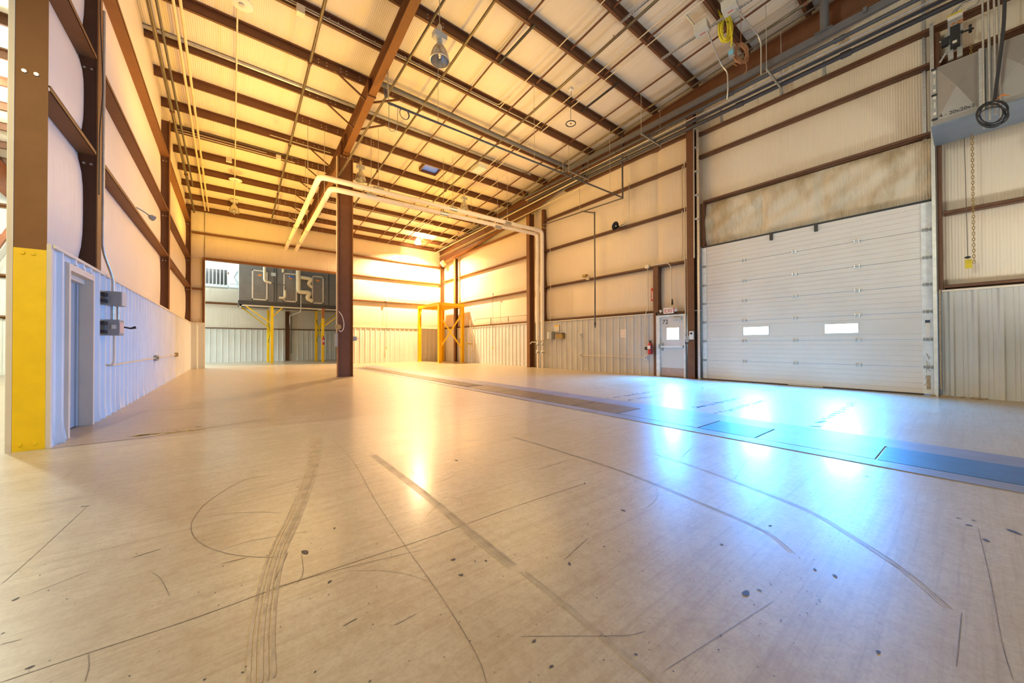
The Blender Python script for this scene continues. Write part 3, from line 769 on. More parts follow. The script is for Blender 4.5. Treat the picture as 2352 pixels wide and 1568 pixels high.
t = MB().box(4.6, 25.92, 2.85, 4.76, 25.93, 3.5); one(t, 'fire_sign', 'rust_orange', 'narrow red sign above the far extinguisher on the yellow leg', 'sign')
# pipes in front of the air handler
def hp(name, pts, r, mat, lab, b=.12):
    return one(MB().tube(bend(pts, b), r, 12), name, mat, lab, 'pipe', 'insulated pipes at the air handler')
hp('insulated_pipe', [(1.52,25.75,6.2),(1.52,25.75,4.92),(1.85,25.75,4.82)], .07, 'cream_wrap', 'thin cream pipe elbow at the left access panel of the air handler')
hp('insulated_pipe', [(2.45,25.8,6.2),(2.45,25.8,5.55)], .06, 'cream_wrap', 'short cream pipe stub at the middle of the air handler')
hp('drain_pipe', [(1.85,25.75,4.82),(2.55,25.75,4.78),(2.55,25.75,4.4)], .025, 'dark_pipe', 'thin dark pipe between the cream elbows of the air handler', .06)
hp('insulated_pipe', [(2.55,25.75,4.45),(2.55,25.75,3.98),(2.25,25.75,3.98)], .07, 'cream_wrap', 'short cream L-shaped pipe low on the air handler')
hp('insulated_pipe', [(3.25,25.7,6.3),(3.25,25.7,4.42),(3.9,25.7,4.42),(3.72,25.8,4.05),(4.05,25.85,3.92)], .13, 'cream_wrap', 'fat cream pipe running down and right on the air handler', .16)
hp('insulated_pipe', [(3.3,25.75,5.35),(4.0,25.75,5.3),(3.8,25.85,4.98),(4.05,25.9,4.8)], .11, 'cream_wrap', 'fat cream pipe stub upper right on the air handler', .14)
one(MB().tube(bend([(3.4,25.75,4.25),(3.4,25.75,3.35),(3.38,25.8,3.2),(2.95,27,3.0),(2.95,27,2.45)], .08), .03, 8), 'drain_pipe', 'conduit_metal', 'grey conduit bent under the air handler base', 'pipe')
# louvred duct to the left of the unit
lo = thing('louver_duct', 'pale blue duct with dark open louver left of the air handler', 'duct', (-.5,27.5,4.6))
m = MB(); m.box(-2.6,27.6,4.55,.30,27.65,4.75); m.box(-.15,27.5,4.6,.32,27.6,5.75); m.box(-2.6,27.5,4.6,-.2,28.4,4.66); m.build('duct_body', 'duct_blue_grey', lo)
m = MB(); m.prism([(-.12,4.85),(.26,4.85),(.07,5.25)], 1, 27.47, 27.5); m.prism([(-.12,5.65),(.26,5.65),(.07,5.25)], 1, 27.47, 27.5); m.build('crossbreak_light_facets', 'stile_white', lo)  # lighter top and bottom facets: the light on the folds is coloured in
MB().box(-2.6, 27.9, 4.7, -.22, 27.95, 5.7).build('dark_interior', 'unit_black', lo)
m = MB()
for i in range(9): m.box(-1.6+i*.17, 27.55, 4.68, -1.56+i*.17, 27.6, 5.68)
m.build('louver_bars', 'box_grey', lo)
for i, x in enumerate((-.75,-.5,-.2)):
    one(MB().tube([(x,27.45,5.7),(x,27.45,6.6)], .012, 6), 'hanger_rod', 'dark_pipe', 'dark rod holding the louver duct, %s from left' % ORD[i], 'hanger rod', 'duct hanger rods')

# ------------------------------------------------------------------ yellow frame in the corner
yf = thing('equipment_platform', 'yellow steel platform frame in the far right corner', 'platform', (10.6,21,0))
TZ = 3.62
for x, y in ((9.72,22.28),(9.8,19.55),(11.40,19.62),(11.40,22.3)):
    lg = MB(); lg.box(x-.09, y-.09, .01, x-.075, y+.09, TZ-.1); lg.box(x+.075, y-.09, .01, x+.09, y+.09, TZ-.1); lg.box(x-.09, y-.01, .01, x+.09, y+.01, TZ-.1)
    l = lg.build('leg', 'yellow_paint', yf)
    MB().box(x-.12, y-.12, 0, x+.12, y+.12, .012).build('foot_plate', 'yellow_paint', l)
m = MB()
m.bar((9.8,19.55,TZ-.07),(9.72,22.28,TZ-.07),.1,.15); m.bar((11.4,19.62,TZ-.07),(11.4,22.3,TZ-.07),.1,.15); m.bar((9.7,19.55,TZ-.07),(11.5,19.6,TZ-.07),.1,.15); m.bar((9.65,22.3,TZ-.07),(11.5,22.3,TZ-.07),.1,.15)
m.bar((10.2,19.6,TZ-.09),(10.2,22.3,TZ-.09),.06,.1); m.bar((10.8,19.6,TZ-.09),(10.8,22.3,TZ-.09),.06,.1)
m.build('top_frame', 'yellow_paint', yf)
MB().box(9.68, 19.5, TZ+.006, 11.48, 22.36, TZ+.02).build('deck', 'yellow_paint', yf)
MB().bar((9.86,19.55,.95),(11.34,19.6,3.0),.09,.02,(0,1,0)).build('brace', 'yellow_paint', yf)
MB().bar((9.86,19.53,2.75),(11.34,19.58,.85),.09,.02,(0,1,0)).build('brace', 'yellow_paint', yf)
m = MB(); m.prism([(22.2,TZ-.14),(21.75,TZ-.14),(22.2,TZ-.75)], 0, 9.70, 9.72); m.build('gusset', 'yellow_paint', yf)

# ------------------------------------------------------------------ right wall
wr = thing('wall_right', 'door wall with cream insulation over grey ribbed wainscot', 'wall', (11.8,10,0), kind='structure')
zr = [WZ-.05, 3.82, 5.52, 7.05, 9.0]
def rwall(ya, yb, zs, mat='insulation_y', nu=20, amp=.07, name='insulation_blanket'):
    st = [ya, yb]
    return sheet(lambda y, z: (IR-amp*bulge(z, zs)*min(1, 4*bulge(y, st)), y, min(z, roof(y)+.2)), lin(ya, yb, nu), multi(zs, 10), name, mat, wr)
rwall(20.75, 22.95, zr, nu=8); rwall(13.25, 20.75, zr, nu=30); rwall(6.72, 13.25, zr, nu=30)
rwall(5.40, 6.72, [2.15, 3.8], nu=8); rwall(5.40, 6.72, [3.8, 5.52, 7.05, 9.2], nu=8)
rwall(.42, 5.40, [5.55, 7.1, 7.85, 9.4], nu=26)
zz = [2.15, 3.8, 5.5, 7.0, 7.7, 9.6]
rwall(-11, .42, zz, nu=40)
ws = [4.16, 5.5]
rw2 = random.Random(5)
def worn(y, z):
    b = bulge(z, ws)
    f = .5+.5*math.sin(y*4.2+1.3*math.sin(z*3))*math.cos(y*1.7)
    dr = math.exp(-((y-3.55)/.10)**2)+math.exp(-((y-2.25)/.10)**2)*.9+math.exp(-((y-4.85)/.10)**2)*.6
    return (IR-.05-b*(.07+.09*f)+.09*dr*b-.02*math.sin(z*11+y*7)*b, y, z)
sheet(worn, lin(.45, 5.1, 90), multi(ws, 22), 'worn_blanket', 'insulation_worn', wr)
m = MB(); m.box(IR+.03,-11,0,IR+.07,.4,10.2); m.box(IR+.03,.4,4.1,IR+.07,5.2,10.0); m.box(IR+.03,5.2,0,IR+.07,23,9.4); m.build('core', 'white_panel', wr)
for a, b, mt in ((-11,.34,'grey_panel'), (5.22,5.62,'grey_panel'), (6.78,12.98,'grey_panel'), (13.4,22.75,'white_panel')):
    ribbed(1, XR+.03, a, b, 0, WZ-.03 if a < 5 else WZ-.05, -1).build('wainscot', mt, wr)
m = MB(); m.box(XR-.02,-11,WZ-.04,IR,.34,WZ); m.box(XR-.02,5.22,WZ-.06,IR,5.62,WZ-.02); m.box(XR-.02,6.78,WZ-.06,IR,12.98,WZ-.02); m.box(XR-.02,13.4,WZ-.06,IR,22.75,WZ-.02); m.build('cap_trim', 'cream_trim', wr)
db = MB()
for i in range(60):
    y = random.uniform(.05, .55) if i < 25 else random.uniform(-2.4, .3); r = random.uniform(.01, .035)
    db.sphere((XR-.02-abs(random.gauss(0,.05)), y, r*.4), r, 6, (1, 1.6, .6))
one(db, 'floor_debris', 'debris', 'crumbly brown debris at the foot of the door track and ribbed panel', 'debris', kind='stuff')
# columns on the right wall
def rcol(yc, lab, x0=11.36, z1=7.4, fm='brown_painted', base=True):
    return icol('steel_column', lab, x0, 11.66, yc, .22, 0, z1, 'x', 'brown_steel', fm, base)
big = rcol(13.2, 'large brown column on the door wall beside the cream pipes', 11.34, 7.5)
rcol(20.7, 'brown column on the door wall just beyond the yellow frame', 11.45, 6.75, 'brown_painted')
c2 = rcol(5.42, 'brown column between the numbered door and the overhead door', 11.44, 8.45, 'brown_steel')
c3 = thing('steel_column', 'dark brown jamb post right of the overhead door', 'column', (11.7,.37,0), 'steel columns', 'thing')
m = MB(); m.box(11.60,.32,WZ,11.84,.44,7.6); m.build('post', 'brown_steel', c3)
c4 = thing('steel_column', 'dark brown post beside the big column and cream pipes', 'column', (11.7,12.45,WZ), 'steel columns', 'thing')
MB().box(11.6,12.36,WZ,11.84,12.5,7.5).build('post', 'brown_steel', c4)
c5 = thing('steel_column', 'short brown post left above the numbered door', 'column', (11.7,6.72,0), 'steel columns', 'thing')
MB().box(11.58,6.68,0,11.66,6.78,WZ).build('lower_post', 'brown_steel', c5); MB().box(11.58,6.6,WZ,11.84,6.78,3.8).build('upper_post', 'brown_steel', c5)
c6 = thing('steel_column', 'short brown post right above the numbered door', 'column', (11.7,5.62,WZ), 'steel columns', 'thing')
MB().box(11.58,5.56,WZ-.05,11.84,5.68,3.85).build('post', 'brown_steel', c6)
c7 = thing('steel_column', 'short brown post beside the stained blanket over the overhead door', 'column', (11.7,5.12,4.1), 'steel columns', 'thing')
MB().box(11.6,5.06,4.14,11.84,5.18,5.5).build('post', 'brown_steel', c7)
def rg(y0, y1, z, lab, mat='brown_steel'):
    return girt_y(XR, IR+.02, y0, y1, z, lab, 'door wall girts', mat)
for k, z in enumerate((3.83, 5.55, 7.0)):
    n = ('lowest','middle','top')[k]
    rg(13.36, 20.58, z-.0, 'brown girt of the door wall, %s one between the big column and the yellow frame' % n, 'brown_painted')
    rg(20.82, 22.7, z, 'brown girt of the door wall, %s one in the far corner' % n, 'brown_painted')
    rg(5.56 if k == 0 else 5.53, 12.4, z, 'brown girt of the door wall, %s one between the big column and the numbered door' % n, 'brown_steel')
rg(5.56, 11.0, 7.95, 'brown girt just under the rafter left of the overhead door')
rg(.42, 5.1, 5.58, 'brown girt directly above the stained blanket over the overhead door')
rg(-8, 5.25, 7.05, 'second brown girt above the overhead door, running behind the grey filter box')
rg(-8, 5.25, 7.78, 'third brown girt above the overhead door, under the dark pipes')
rg(-8, .30, 3.83, 'brown girt on the door wall behind the hanging chain')
rg(-8, .30, 2.30, 'dark sill strip over the ribbed panel right of the overhead door')
rg(6.8, 12.36, 2.27, 'dark sill strip over the ribbed panel left of the numbered door')
rg(13.36, 22.7, 2.27, 'dark sill strip over the ribbed panel beside the yellow frame', 'brown_painted')
rg(5.68, 6.6, 2.17, 'dark sill strip over the numbered door')
for i, (y, z0) in enumerate(((4.62,7.75),(3.1,7.75),(2.2,7.75),(.55,5.5))):
    one(MB().bar((11.79,y,z0),(11.79,y,8.9 if i < 3 else 8.6),.05,.03), 'strap_strut', 'galvanised', ('grey vertical strut high on the door wall, nearest the column','grey vertical strut high on the door wall, second from the column','grey vertical strut high on the door wall, third from the column','long galvanised strut at the corner of the grey filter box')[i], 'strut', 'wall struts')
one(MB().tube([(11.68,6.2,3.87),(11.68,7.0,3.87)], .02, 8), 'wall_conduit', 'pale_conduit', 'short pale conduit along the girt above the exit sign', 'conduit')

# door 72
d1 = thing('door_1', 'white exit door numbered 72 with bright square window', 'door', (11.62,6.12,0), kind='structure')
m = MB(); m.box(11.56,6.54,0,11.68,6.67,2.02); m.box(11.56,5.66,0,11.68,5.71,2.02); m.box(11.56,5.66,2.02,11.68,6.67,2.08); m.build('door_frame', 'stile_white', d1)
WY0, WY1, WZ0, WZ1 = 5.89, 6.31, 1.25, 1.64
m = MB(); m.box(11.61,5.71,.02,11.655,WY0,2.02); m.box(11.61,WY1,.02,11.655,6.54,2.02); m.box(11.61,WY0,.02,11.655,WY1,WZ0); m.box(11.61,WY0,WZ1,11.655,WY1,2.02); m.build('leaf', 'door_paint', d1)
m = MB()
for a, b, c, d in ((WY0-.02,WY0,WZ0-.02,WZ1+.02),(WY1,WY1+.02,WZ0-.02,WZ1+.02),(WY0,WY1,WZ0-.02,WZ0),(WY0,WY1,WZ1,WZ1+.02)): m.box(11.603,a,c,11.66,b,d)
m.build('window_frame', 'door_paint', d1)
MB().box(11.63,WY0,WZ0,11.64,WY1,WZ1).build('window_pane', 'day_pane', d1)
MB().box(11.606,5.72,.03,11.61,6.53,.30).build('kick_plate', 'kick_plate', d1)
pb = MB().box(11.54,5.74,.98,11.575,6.5,1.04).build('push_bar', 'stile_white', d1)
m = MB(); m.box(11.55,6.44,.88,11.61,6.52,1.14); m.box(11.55,5.73,.97,11.61,5.76,1.05); m.build('bar_bracket', 'box_grey', pb)
cl = MB().box(11.55,5.80,1.9,11.61,6.08,1.97).build('door_closer', 'light_box', d1)
MB().bar((11.57,5.85,1.985),(11.54,6.15,2.0),.025,.012).build('closer_arm', 'galvanised', cl)
text('door_number', '72', .21, (11.604, 6.47, 1.78), (0,-1,0), (0,0,1), 'navy_ink', d1)
m = MB().box(11.52,6.52,.95,11.56,6.56,1.1); m.build('door_handle', 'box_grey', d1)
# exit sign
ex = thing('exit_sign', 'white exit sign with red letters and two lamp heads over the numbered door', 'exit sign', (11.55,6.2,2.12))
MB().box(11.52,6.03,2.12,11.58,6.38,2.32).build('housing', 'white_plastic', ex)
text('exit_letters', 'EXIT', .185, (11.518, 6.345, 2.155), (0,-1,0), (0,0,1), 'red', ex)
for y, s in ((6.45,1),(5.96,-1)):
    MB().lathe((11.55,y-.0,2.24), [(.03,0),(.05,.05),(.05,.07)], 12, (-.7,.4*s,-.3)).build('lamp_head', 'white_plastic', ex)
# extinguisher by the door
fe = thing('fire_extinguisher', 'red fire extinguisher hung left of the numbered door', 'fire extinguisher', (11.5,6.86,.74), 'fire extinguishers')
MB().lathe((11.5,6.86,.74), [(.05,0),(.085,.02),(.085,.33),(.06,.38),(.025,.41)], 18).build('cylinder', 'red', fe)
MB().box(11.405,6.80,.93,11.415,6.92,1.05).build('paper_label', 'paper', fe)
MB().lathe((11.5,6.86,1.15), [(.03,0),(.03,.05)], 10).build('valve', 'black', fe); MB().bar((11.5,6.92,1.2),(11.5,6.78,1.23),.03,.015).build('handle', 'black', fe)
MB().tube(bend([(11.47,6.8,1.18),(11.43,6.76,1.05),(11.42,6.77,.8)], .06), .014, 8).build('hose', 'rubber', fe); MB().box(11.48,6.78,.98,11.62,6.94,1.0).build('wall_bracket', 'galvanised', fe)
# signs
s1 = thing('fire_sign', 'tall narrow red arrow sign on the insulation left of the numbered door', 'sign', (11.75,6.9,2.63))
MB().box(11.74,6.86,2.63,11.745,6.96,3.08).build('board', 'red', s1); MB().box(11.737,6.88,2.68,11.74,6.94,2.98).build('print', 'pink_notice', s1)
s2 = thing('notice_sign', 'pink paper notice on the ribbed panel left of the extinguisher', 'sign', (11.59,8.03,1.34))
MB().box(11.612,7.9,1.34,11.62,8.15,1.66).build('sheet', 'paper', s2)
m = MB()
for z in (1.4,1.45,1.53,1.58,1.62): m.box(11.609,7.93,z,11.612,8.12,z+.018)
m.build('print_lines', 'pink_notice', s2)
s3 = thing('warning_sign', 'white warning sign with yellow header near the big column', 'sign', (11.59,11.5,1.68))
MB().box(11.612,11.38,1.68,11.62,11.68,1.98).build('sheet', 'paper', s3); MB().box(11.609,11.39,1.91,11.612,11.67,1.97).build('header', 'yellow_paint', s3)
# wall boxes
b1 = thing('control_box', 'grey control box with white front on the ribbed panel near the big column', 'electrical box', (11.55,11.83,1.33))
MB().box(11.42,11.68,1.34,11.64,11.86,1.68).build('enclosure', 'box_grey', b1); MB().box(11.46,11.861,1.36,11.64,12.0,1.66).build('side_cover', 'white_plastic', b1)
b2 = thing('exterior_lamp', 'bronze wedge wall light on the ribbed panel near the big column', 'lamp', (11.5,11.24,1.36))
MB().prism([(11.64,1.36),(11.64,1.6),(11.42,1.57),(11.48,1.36)], 1, 11.05, 11.42).build('housing', 'bronze_box', b2); MB().box(11.42,11.02,1.58,11.6,11.45,1.605).build('hood', 'black', b2)
for nm, y, z, lab in (('outlet_box',10.08,1.5,'white upper outlet box in the middle of the right ribbed panel'),('outlet_box',10.08,.64,'white lower outlet box in the middle of the right ribbed panel'),('outlet_box',7.06,.62,'white outlet box left of the fire extinguisher')):
    t = thing(nm, lab, 'outlet', (11.56,y,z-.06), 'door wall outlets')
    MB().box(11.53,y-.05,z-.07,11.64,y+.05,z+.07).build('body', 'white_plastic', t); MB().box(11.525,y-.03,z-.05,11.53,y+.03,z+.05).build('socket', 'box_grey', t)
one(MB().tube([(11.56,10.08,1.43),(11.56,10.08,.71)], .012, 6), 'wall_conduit', 'conduit_metal', 'short vertical conduit between two white outlet boxes', 'conduit')
one(MB().tube([(11.565,10.0,.64),(11.565,7.1,.62)], .012, 6), 'wall_conduit', 'pale_conduit', 'low horizontal conduit along the right ribbed panel', 'conduit')
t = thing('wall_switch', 'black round switch on the conduit left of the fire extinguisher', 'switch', (11.55,7.05,.93))
MB().lathe((11.58,7.05,.95), [(.06,0),(.06,.04),(.035,.06)], 14, (-1,0,0)).build('body', 'black', t)
one(MB().box(11.56,6.94,3.78,11.68,7.08,3.9), 'junction_box', 'pale_conduit', 'tan junction box on the girt above the extinguisher', 'junction box')
one(MB().tube(bend([(11.62,7.01,3.8),(11.62,7.01,2.35),(11.55,7.07,2.15),(11.55,7.07,.7)], .08), .014, 8), 'wall_conduit', 'pale_conduit', 'vertical conduit dropping to the black switch by the extinguisher', 'conduit')
one(MB().tube(bend([(11.6,7.0,3.84),(11.6,6.25,3.84),(11.62,6.15,3.7),(11.62,6.15,2.33)], .12), .014, 8), 'wall_conduit', 'pale_conduit', 'conduit bending down to the exit sign', 'conduit')
one(MB().tube([(11.62,6.12,2.6),(11.58,6.1,2.42)], [.02,.035], 8), 'lamp_bracket', 'black', 'small black fitting on the conduit over the exit sign', 'fitting')
hs = thing('horn_speaker', 'black horn speaker on the middle girt of the door wall', 'speaker', (11.5,8.15,5.45))
MB().lathe((11.56,8.15,5.55), [(.03,0),(.05,.06),(.09,.13),(.16,.2),(.165,.21)], 18, (-1,.1,0), True, False).build('horn', 'black', hs)
MB().lathe((11.42,8.16,5.55), [(.02,0),(.03,.04),(.0,.07)], 10, (-1,.1,0)).build('driver', 'light_box', hs)
MB().tube([(11.6,7.75,5.6),(11.55,8.0,5.58),(11.56,8.12,5.55)], .025, 8).build('bracket', 'galvanised', hs)
MB().tube(arc((11.5,7.82,5.5),(0,1,0),(0,0,1),.1,PI,2*PI), .006, 6).build('cable_loop', 'dark_pipe', hs)
one(MB().tube([(11.55,7.7,7.05),(11.55,7.72,5.55)], .012, 6), 'wall_conduit', 'conduit_metal', 'thin conduit down to the black horn speaker', 'conduit')
t = thing('emergency_light', 'small bronze lamp on the lowest girt halfway along the door wall', 'lamp', (11.5,9.75,3.8))
MB().box(11.42,9.68,3.88,11.6,9.85,3.98).build('head', 'bronze_box', t); MB().box(11.53,9.62,3.76,11.63,9.75,3.9).build('base', 'cream_wrap', t)
# small devices on the column by the overhead door
t = thing('push_button_station', 'push button station on the column left of the overhead door', 'control', (11.4,5.42,1.2))
MB().box(11.38,5.32,1.24,11.44,5.45,1.5).build('body', 'white_plastic', t); MB().box(11.375,5.35,1.4,11.38,5.42,1.46).build('button', 'black', t); MB().box(11.40,5.47,1.18,11.46,5.58,1.36).build('junction', 'box_grey', t)
t = thing('alarm_pull', 'small dark pull station right of the numbered door', 'alarm', (11.58,5.6,1.12))
MB().box(11.54,5.53,1.1,11.6,5.66,1.24).build('body', 'navy_ink', t); MB().box(11.535,5.57,1.16,11.54,5.62,1.2).build('handle', 'white_plastic', t)
for i, (y, z1, lab) in enumerate(((5.62,7.0,'conduit left of the door column, nearest the numbered door'),(5.55,6.4,'conduit left of the door column, tight against it'),(5.78,7.05,'tall bent conduit high above the numbered door'))):
    if i < 2: pts = [(11.5,y,1.4),(11.5,y,z1)]
    else: pts = bend([(11.66,y+.05,3.9),(11.66,y,4.1),(11.66,y,6.9),(11.6,5.6,7.1),(11.5,5.3,7.15)], .15)
    one(MB().tube(pts, .016, 8), 'wall_conduit', 'pale_conduit', lab, 'conduit')

# ------------------------------------------------------------------ overhead door
d2 = thing('door_2', 'wide white sectional overhead door with two bright slot windows', 'overhead door', (11.6,2.8,0), kind='structure')
sz = [.03, .6, 1.185, 1.77, 2.345, 2.915, 3.505, 4.1]
wins = ((3.39,3.995,1.365,1.565), (1.605,2.2,1.345,1.57))
for i in range(7):
    a, b = sz[i], sz[i+1]-.008
    m = MB(); x0, x1 = 11.60, 11.65
    if i == 2:      # section with the two windows
        ys = [.46, 1.605, 2.2, 3.39, 3.995, 5.13]; za, zb_ = 1.355, 1.57
        m.box(x0,.46,a,x1,5.13,za); m.box(x0,.46,zb_,x1,5.13,b)
        for p, q in ((.46,1.605),(2.2,3.39),(3.995,5.13)): m.box(x0,p,za,x1,q,zb_)
    else: m.box(x0,.46,a,x1,5.13,b)
    for k in range(1, 5):
        z = a+(b-a)*k/5
        if i == 2 and 1.33 < z < 1.6: continue
        m.prism([(x0,z-.012),(x0-.006,z-.004),(x0-.006,z+.004),(x0,z+.012)], 1, .62, 5.0)
    s = m.build('door_section', 'door_white', d2)
    if i == 2:
        for y0, y1 in ((3.39,3.995),(1.605,2.2)):
            MB().box(11.615,y0,1.355,11.625,y1,1.57).build('window_pane', 'day_pane', s)
            f = MB(); f.box(11.592,y0-.025,1.33,11.615,y1+.025,1.355); f.box(11.592,y0-.025,1.57,11.615,y1+.025,1.595); f.box(11.592,y0-.025,1.355,11.615,y0,1.57); f.box(11.592,y1,1.355,11.615,y1+.025,1.57)
            f.build('window_frame', 'door_white', s)
for y0, y1 in ((.46,.61),(5.0,5.13)):
    MB().box(11.585,y0,.03,11.6,y1,4.08).build('end_stile', 'stile_white', d2)
def hinge(y, z, w):
    m = MB(); m.box(11.575,y-w/2,z-.012,11.598,y+w/2,z+.012)
    for dy in (-w/2+.015, w/2-.015): m.box(11.57,y+dy-.012,z-.035,11.598,y+dy+.012,z+.035)
    m.tube([(11.57,y-w/2,z),(11.57,y+w/2,z)], .008, 6)
    return m
for z in sz[1:7]:
    for y in (3.98, 2.80, 1.61): hinge(y, z-.004, .11).build('hinge', 'galvanised', d2)
    for y in (.565, .50): hinge(y, z-.004, .075).build('end_hinge', 'box_grey', d2)
    for y in (5.04, 5.1): hinge(y, z-.004, .05).build('end_hinge', 'box_grey', d2)
m = MB(); m.box(11.585,.46,4.1,11.66,5.13,4.135); m.build('top_seal', 'black', d2)
MB().box(11.59,.6,.0,11.66,5.13,.03).build('bottom_seal', 'rubber', d2)
MB().box(11.575,2.25,.01,11.6,2.95,.05).build('bottom_bracket', 'light_box', d2)
for y in (3.3, 2.35): MB().obox((11.57,y,4.02), (.01,0,0), (0,.035,0), (0,0,.1)).build('stop_tab', 'black', d2)
m = MB(); m.box(11.58,.50,1.28,11.584,.57,1.6); m.build('danger_label', 'paper', d2)
MB().box(11.577,.50,1.53,11.58,.57,1.59).build('label_header', 'navy_ink', d2)
m = MB()
for k in range(5):
    z = .2+.14*k; m.tube([(11.583,.60-.02*k,z),(11.582,.56,z+.05+.02*k),(11.583,.50,z+.02)], .005, 5)
m.box(11.58,.505,.12,11.584,.56,.42)
tag(m.build('rust_stain', 'debris', d2), 'brown scuffs low on the right stile')
# tracks
tL = thing('door_track', 'galvanised vertical track left of the overhead door', 'door track', (11.5,5.22,0), 'overhead door tracks')
m = MB(); m.box(11.50,5.17,0,11.51,5.24,7.9); m.box(11.51,5.23,0,11.6,5.24,7.9); m.build('rail', 'galvanised', tL)
m = MB(); m.tube([(11.44,5.30,3.8),(11.46,5.30,7.95)], .02, 8); m.build('guide_angle', 'conduit_metal', tL)
for z in (5.0,5.75,6.5,7.25,7.85): MB().box(11.46,5.2,z,11.62,5.33,z+.05).build('bracket', 'galvanised', tL)
tR = thing('door_track', 'rusty vertical track right of the overhead door', 'door track', (11.5,.42,0), 'overhead door tracks')
m = MB(); m.box(11.52,.40,0,11.535,.455,7.8); m.build('rail', 'conduit_metal', tR)
MB().box(11.535,.38,0,11.6,.395,5.4).build('angle', 'dark_pipe', tR)
MB().tube([(11.5,.36,.15),(11.5,.36,2.2)], .012, 6).build('seal_strip', 'debris', tR)

# ------------------------------------------------------------------ upper right machinery
fb = thing('filter_box', 'large grey sheet metal filter box hung high right of the overhead door', 'filter box', (11,-1,5.2))
BX, BZ0, BZ1, BY = 10.49, 5.21, 6.31, .39
MB().box(BX, -4, BZ0+.03, 11.58, BY, BZ1).build('housing', 'box_sheet', fb)
MB().box(BX, -4, BZ0, 11.58, BY+.02, BZ0+.029).build('bottom_pan', 'pan_blue_lit', fb)  # underside, its blue window light put into the colour
m = MB()
for y0, y1 in ((BY-.06,-.13),(-.22,-.9),(-.95,-1.7)):
    yc = (y0+y1)/2; zc = (BZ0+.1+BZ1)/2
    m.add([(BX-.002,y0,BZ1-.02),(BX-.002,y1,BZ1-.02),(BX-.002,y1,BZ0+.1),(BX-.002,y0,BZ0+.1),(BX-.07,yc,zc)], [(0,1,4),(1,2,4),(2,3,4),(3,0,4)])
m.build('crossbroken_panel', 'box_sheet', fb, False)
m = MB(); m.box(BX-.04,-.21,BZ0,BX,-.15,BZ1+.02); m.box(BX-.05,-.28,BZ0-.05,BX,-.26,BZ1+.3); m.build('standing_seam', 'galvanised', fb)
m = MB(); m.box(BX-.012,BY-.055,BZ0+.12,BX-.002,BY,BZ1); fs = m.build('filter_slot', 'box_grey', fb)
for z in (5.78, 6.27, 5.32): MB().box(BX-.022,BY-.06,z,BX-.012,BY+.01,z+.035).build('filter_strap', 'black', fs)
m = MB()
for z in (5.42,5.72,5.86,6.2): m.box(BX-.015,BY-.045,z,BX-.0125,BY-.012,z+.05)
for z in (5.55,6.0):
    for k in range(6): m.box(BX-.015,BY-.04,z+k*.02,BX-.0125,BY-.018,z+k*.02+.012)
m.build('filter_print', 'paper', fs)
text('lettering', '4 - 20x20x2', .085, (BX-.033, BY-.08, BZ0+.125), (0,-1,0), (0,0,1), 'ink', fb, .001)
m = MB()
for k, (dx, dy) in enumerate(((0,0),(.02,.06),(.05,-.05),(.03,.12))): m.tube([(BX-.08+dx,-.32+dy,BZ0-.15-.06*k),(BX-.08+dx,-.32+dy,9.1)], .013, 6)
one(m, 'hanger_strut', 'conduit_metal', 'cluster of threaded rods and struts holding the grey filter box', 'hanger')
cw = thing('cable_coil', 'black cable dropping into a coil with orange wire ends in front of the filter box', 'cable', (10.3,-.35,5.2))
ce = at(2280, 258, 0, 10.3)
top = at(2308, -40, 0, 10.3)
m = MB(); m.tube(bend([(top.x, top.y, roof(top.y)), at(2308,-20,0,10.3), at(2306,60,0,10.3), at(2292,170,0,10.3), at(2284,232,0,10.3)], .3), .022, 8)
for k, (ox, oy, rx, ry, th) in enumerate(((0,0,37,27,.25),(-3,5,33,28,.1),(4,-3,34,24,.4),(-5,2,31,22,.3),(2,8,36,22,.2))):
    pts = []
    for j in range(28):
        a = 2*PI*j/28; u, v = rx*math.cos(a), ry*math.sin(a)
        pts.append(at(2279+ox+u*math.cos(th)+v*math.sin(th), 260+oy-u*math.sin(th)+v*math.cos(th), 0, 10.27-.022*k))
    m.tube(pts, .0105, 7, True)
m.build('coil', 'rubber', cw)
m = MB()
for k in range(5):
    q = at(2285,232,0,10.27); m.tube([q, (10.25,q.y-.04-.01*k,q.z+.03+.01*k),(10.24,q.y-.09-.015*k,q.z+.05-.015*k)], .005, 5)
m.build('wire_ends', 'orange', cw)
op = thing('door_operator', 'grey motor operator with black brackets above the filter box', 'door operator', (11.4,.1,6.95))
oc = lambda x, y: at(2080+x/7.838, y/7.838, 0, 11.3)
a, b = oc(755,310), oc(1035,540)
MB().box(11.28, a.y, b.z, 11.45, b.y, a.z).build('motor_housing', 'galvanised', op)
hd = MB().box(11.27, a.y, a.z-.1, 11.28, b.y, a.z).build('instruction_label', 'paper', op)
MB().box(11.265, a.y, a.z-.03, 11.27, b.y, a.z).build('label_header', 'dull_yellow', op)
m = MB(); zc = (a.z+b.z)/2
m.box(11.265,a.y-.06,zc-.06,11.28,a.y-.045,zc+.0); m.box(11.265,a.y-.06,zc-.0,11.28,a.y-.10,zc+.015); m.box(11.265,a.y-.12,zc-.05,11.28,a.y-.2,zc-.035); m.box(11.265,a.y-.12,zc-.05,11.28,a.y-.135,zc+.015); m.box(11.265,a.y-.13,zc,11.28,a.y-.2,zc+.015)
m.build('maker_letters', 'orange', op)
c, d = oc(800,560), oc(985,800)
MB().box(11.25, c.y, d.z, 11.42, d.y, c.z+.05).build('gearbox', 'black', op)
MB().box(11.245, c.y-.03, d.z+.05, 11.25, d.y+.04, d.z+.1).build('gear_label', 'paper', op)
for x, y0, y1 in ((805,580,1040),(970,540,980)):
    p, q = oc(x, y0), oc(x, y1); MB().box(11.36, p.y-.035, q.z, 11.42, p.y+.035, p.z).build('slotted_leg', 'galvanised', op)
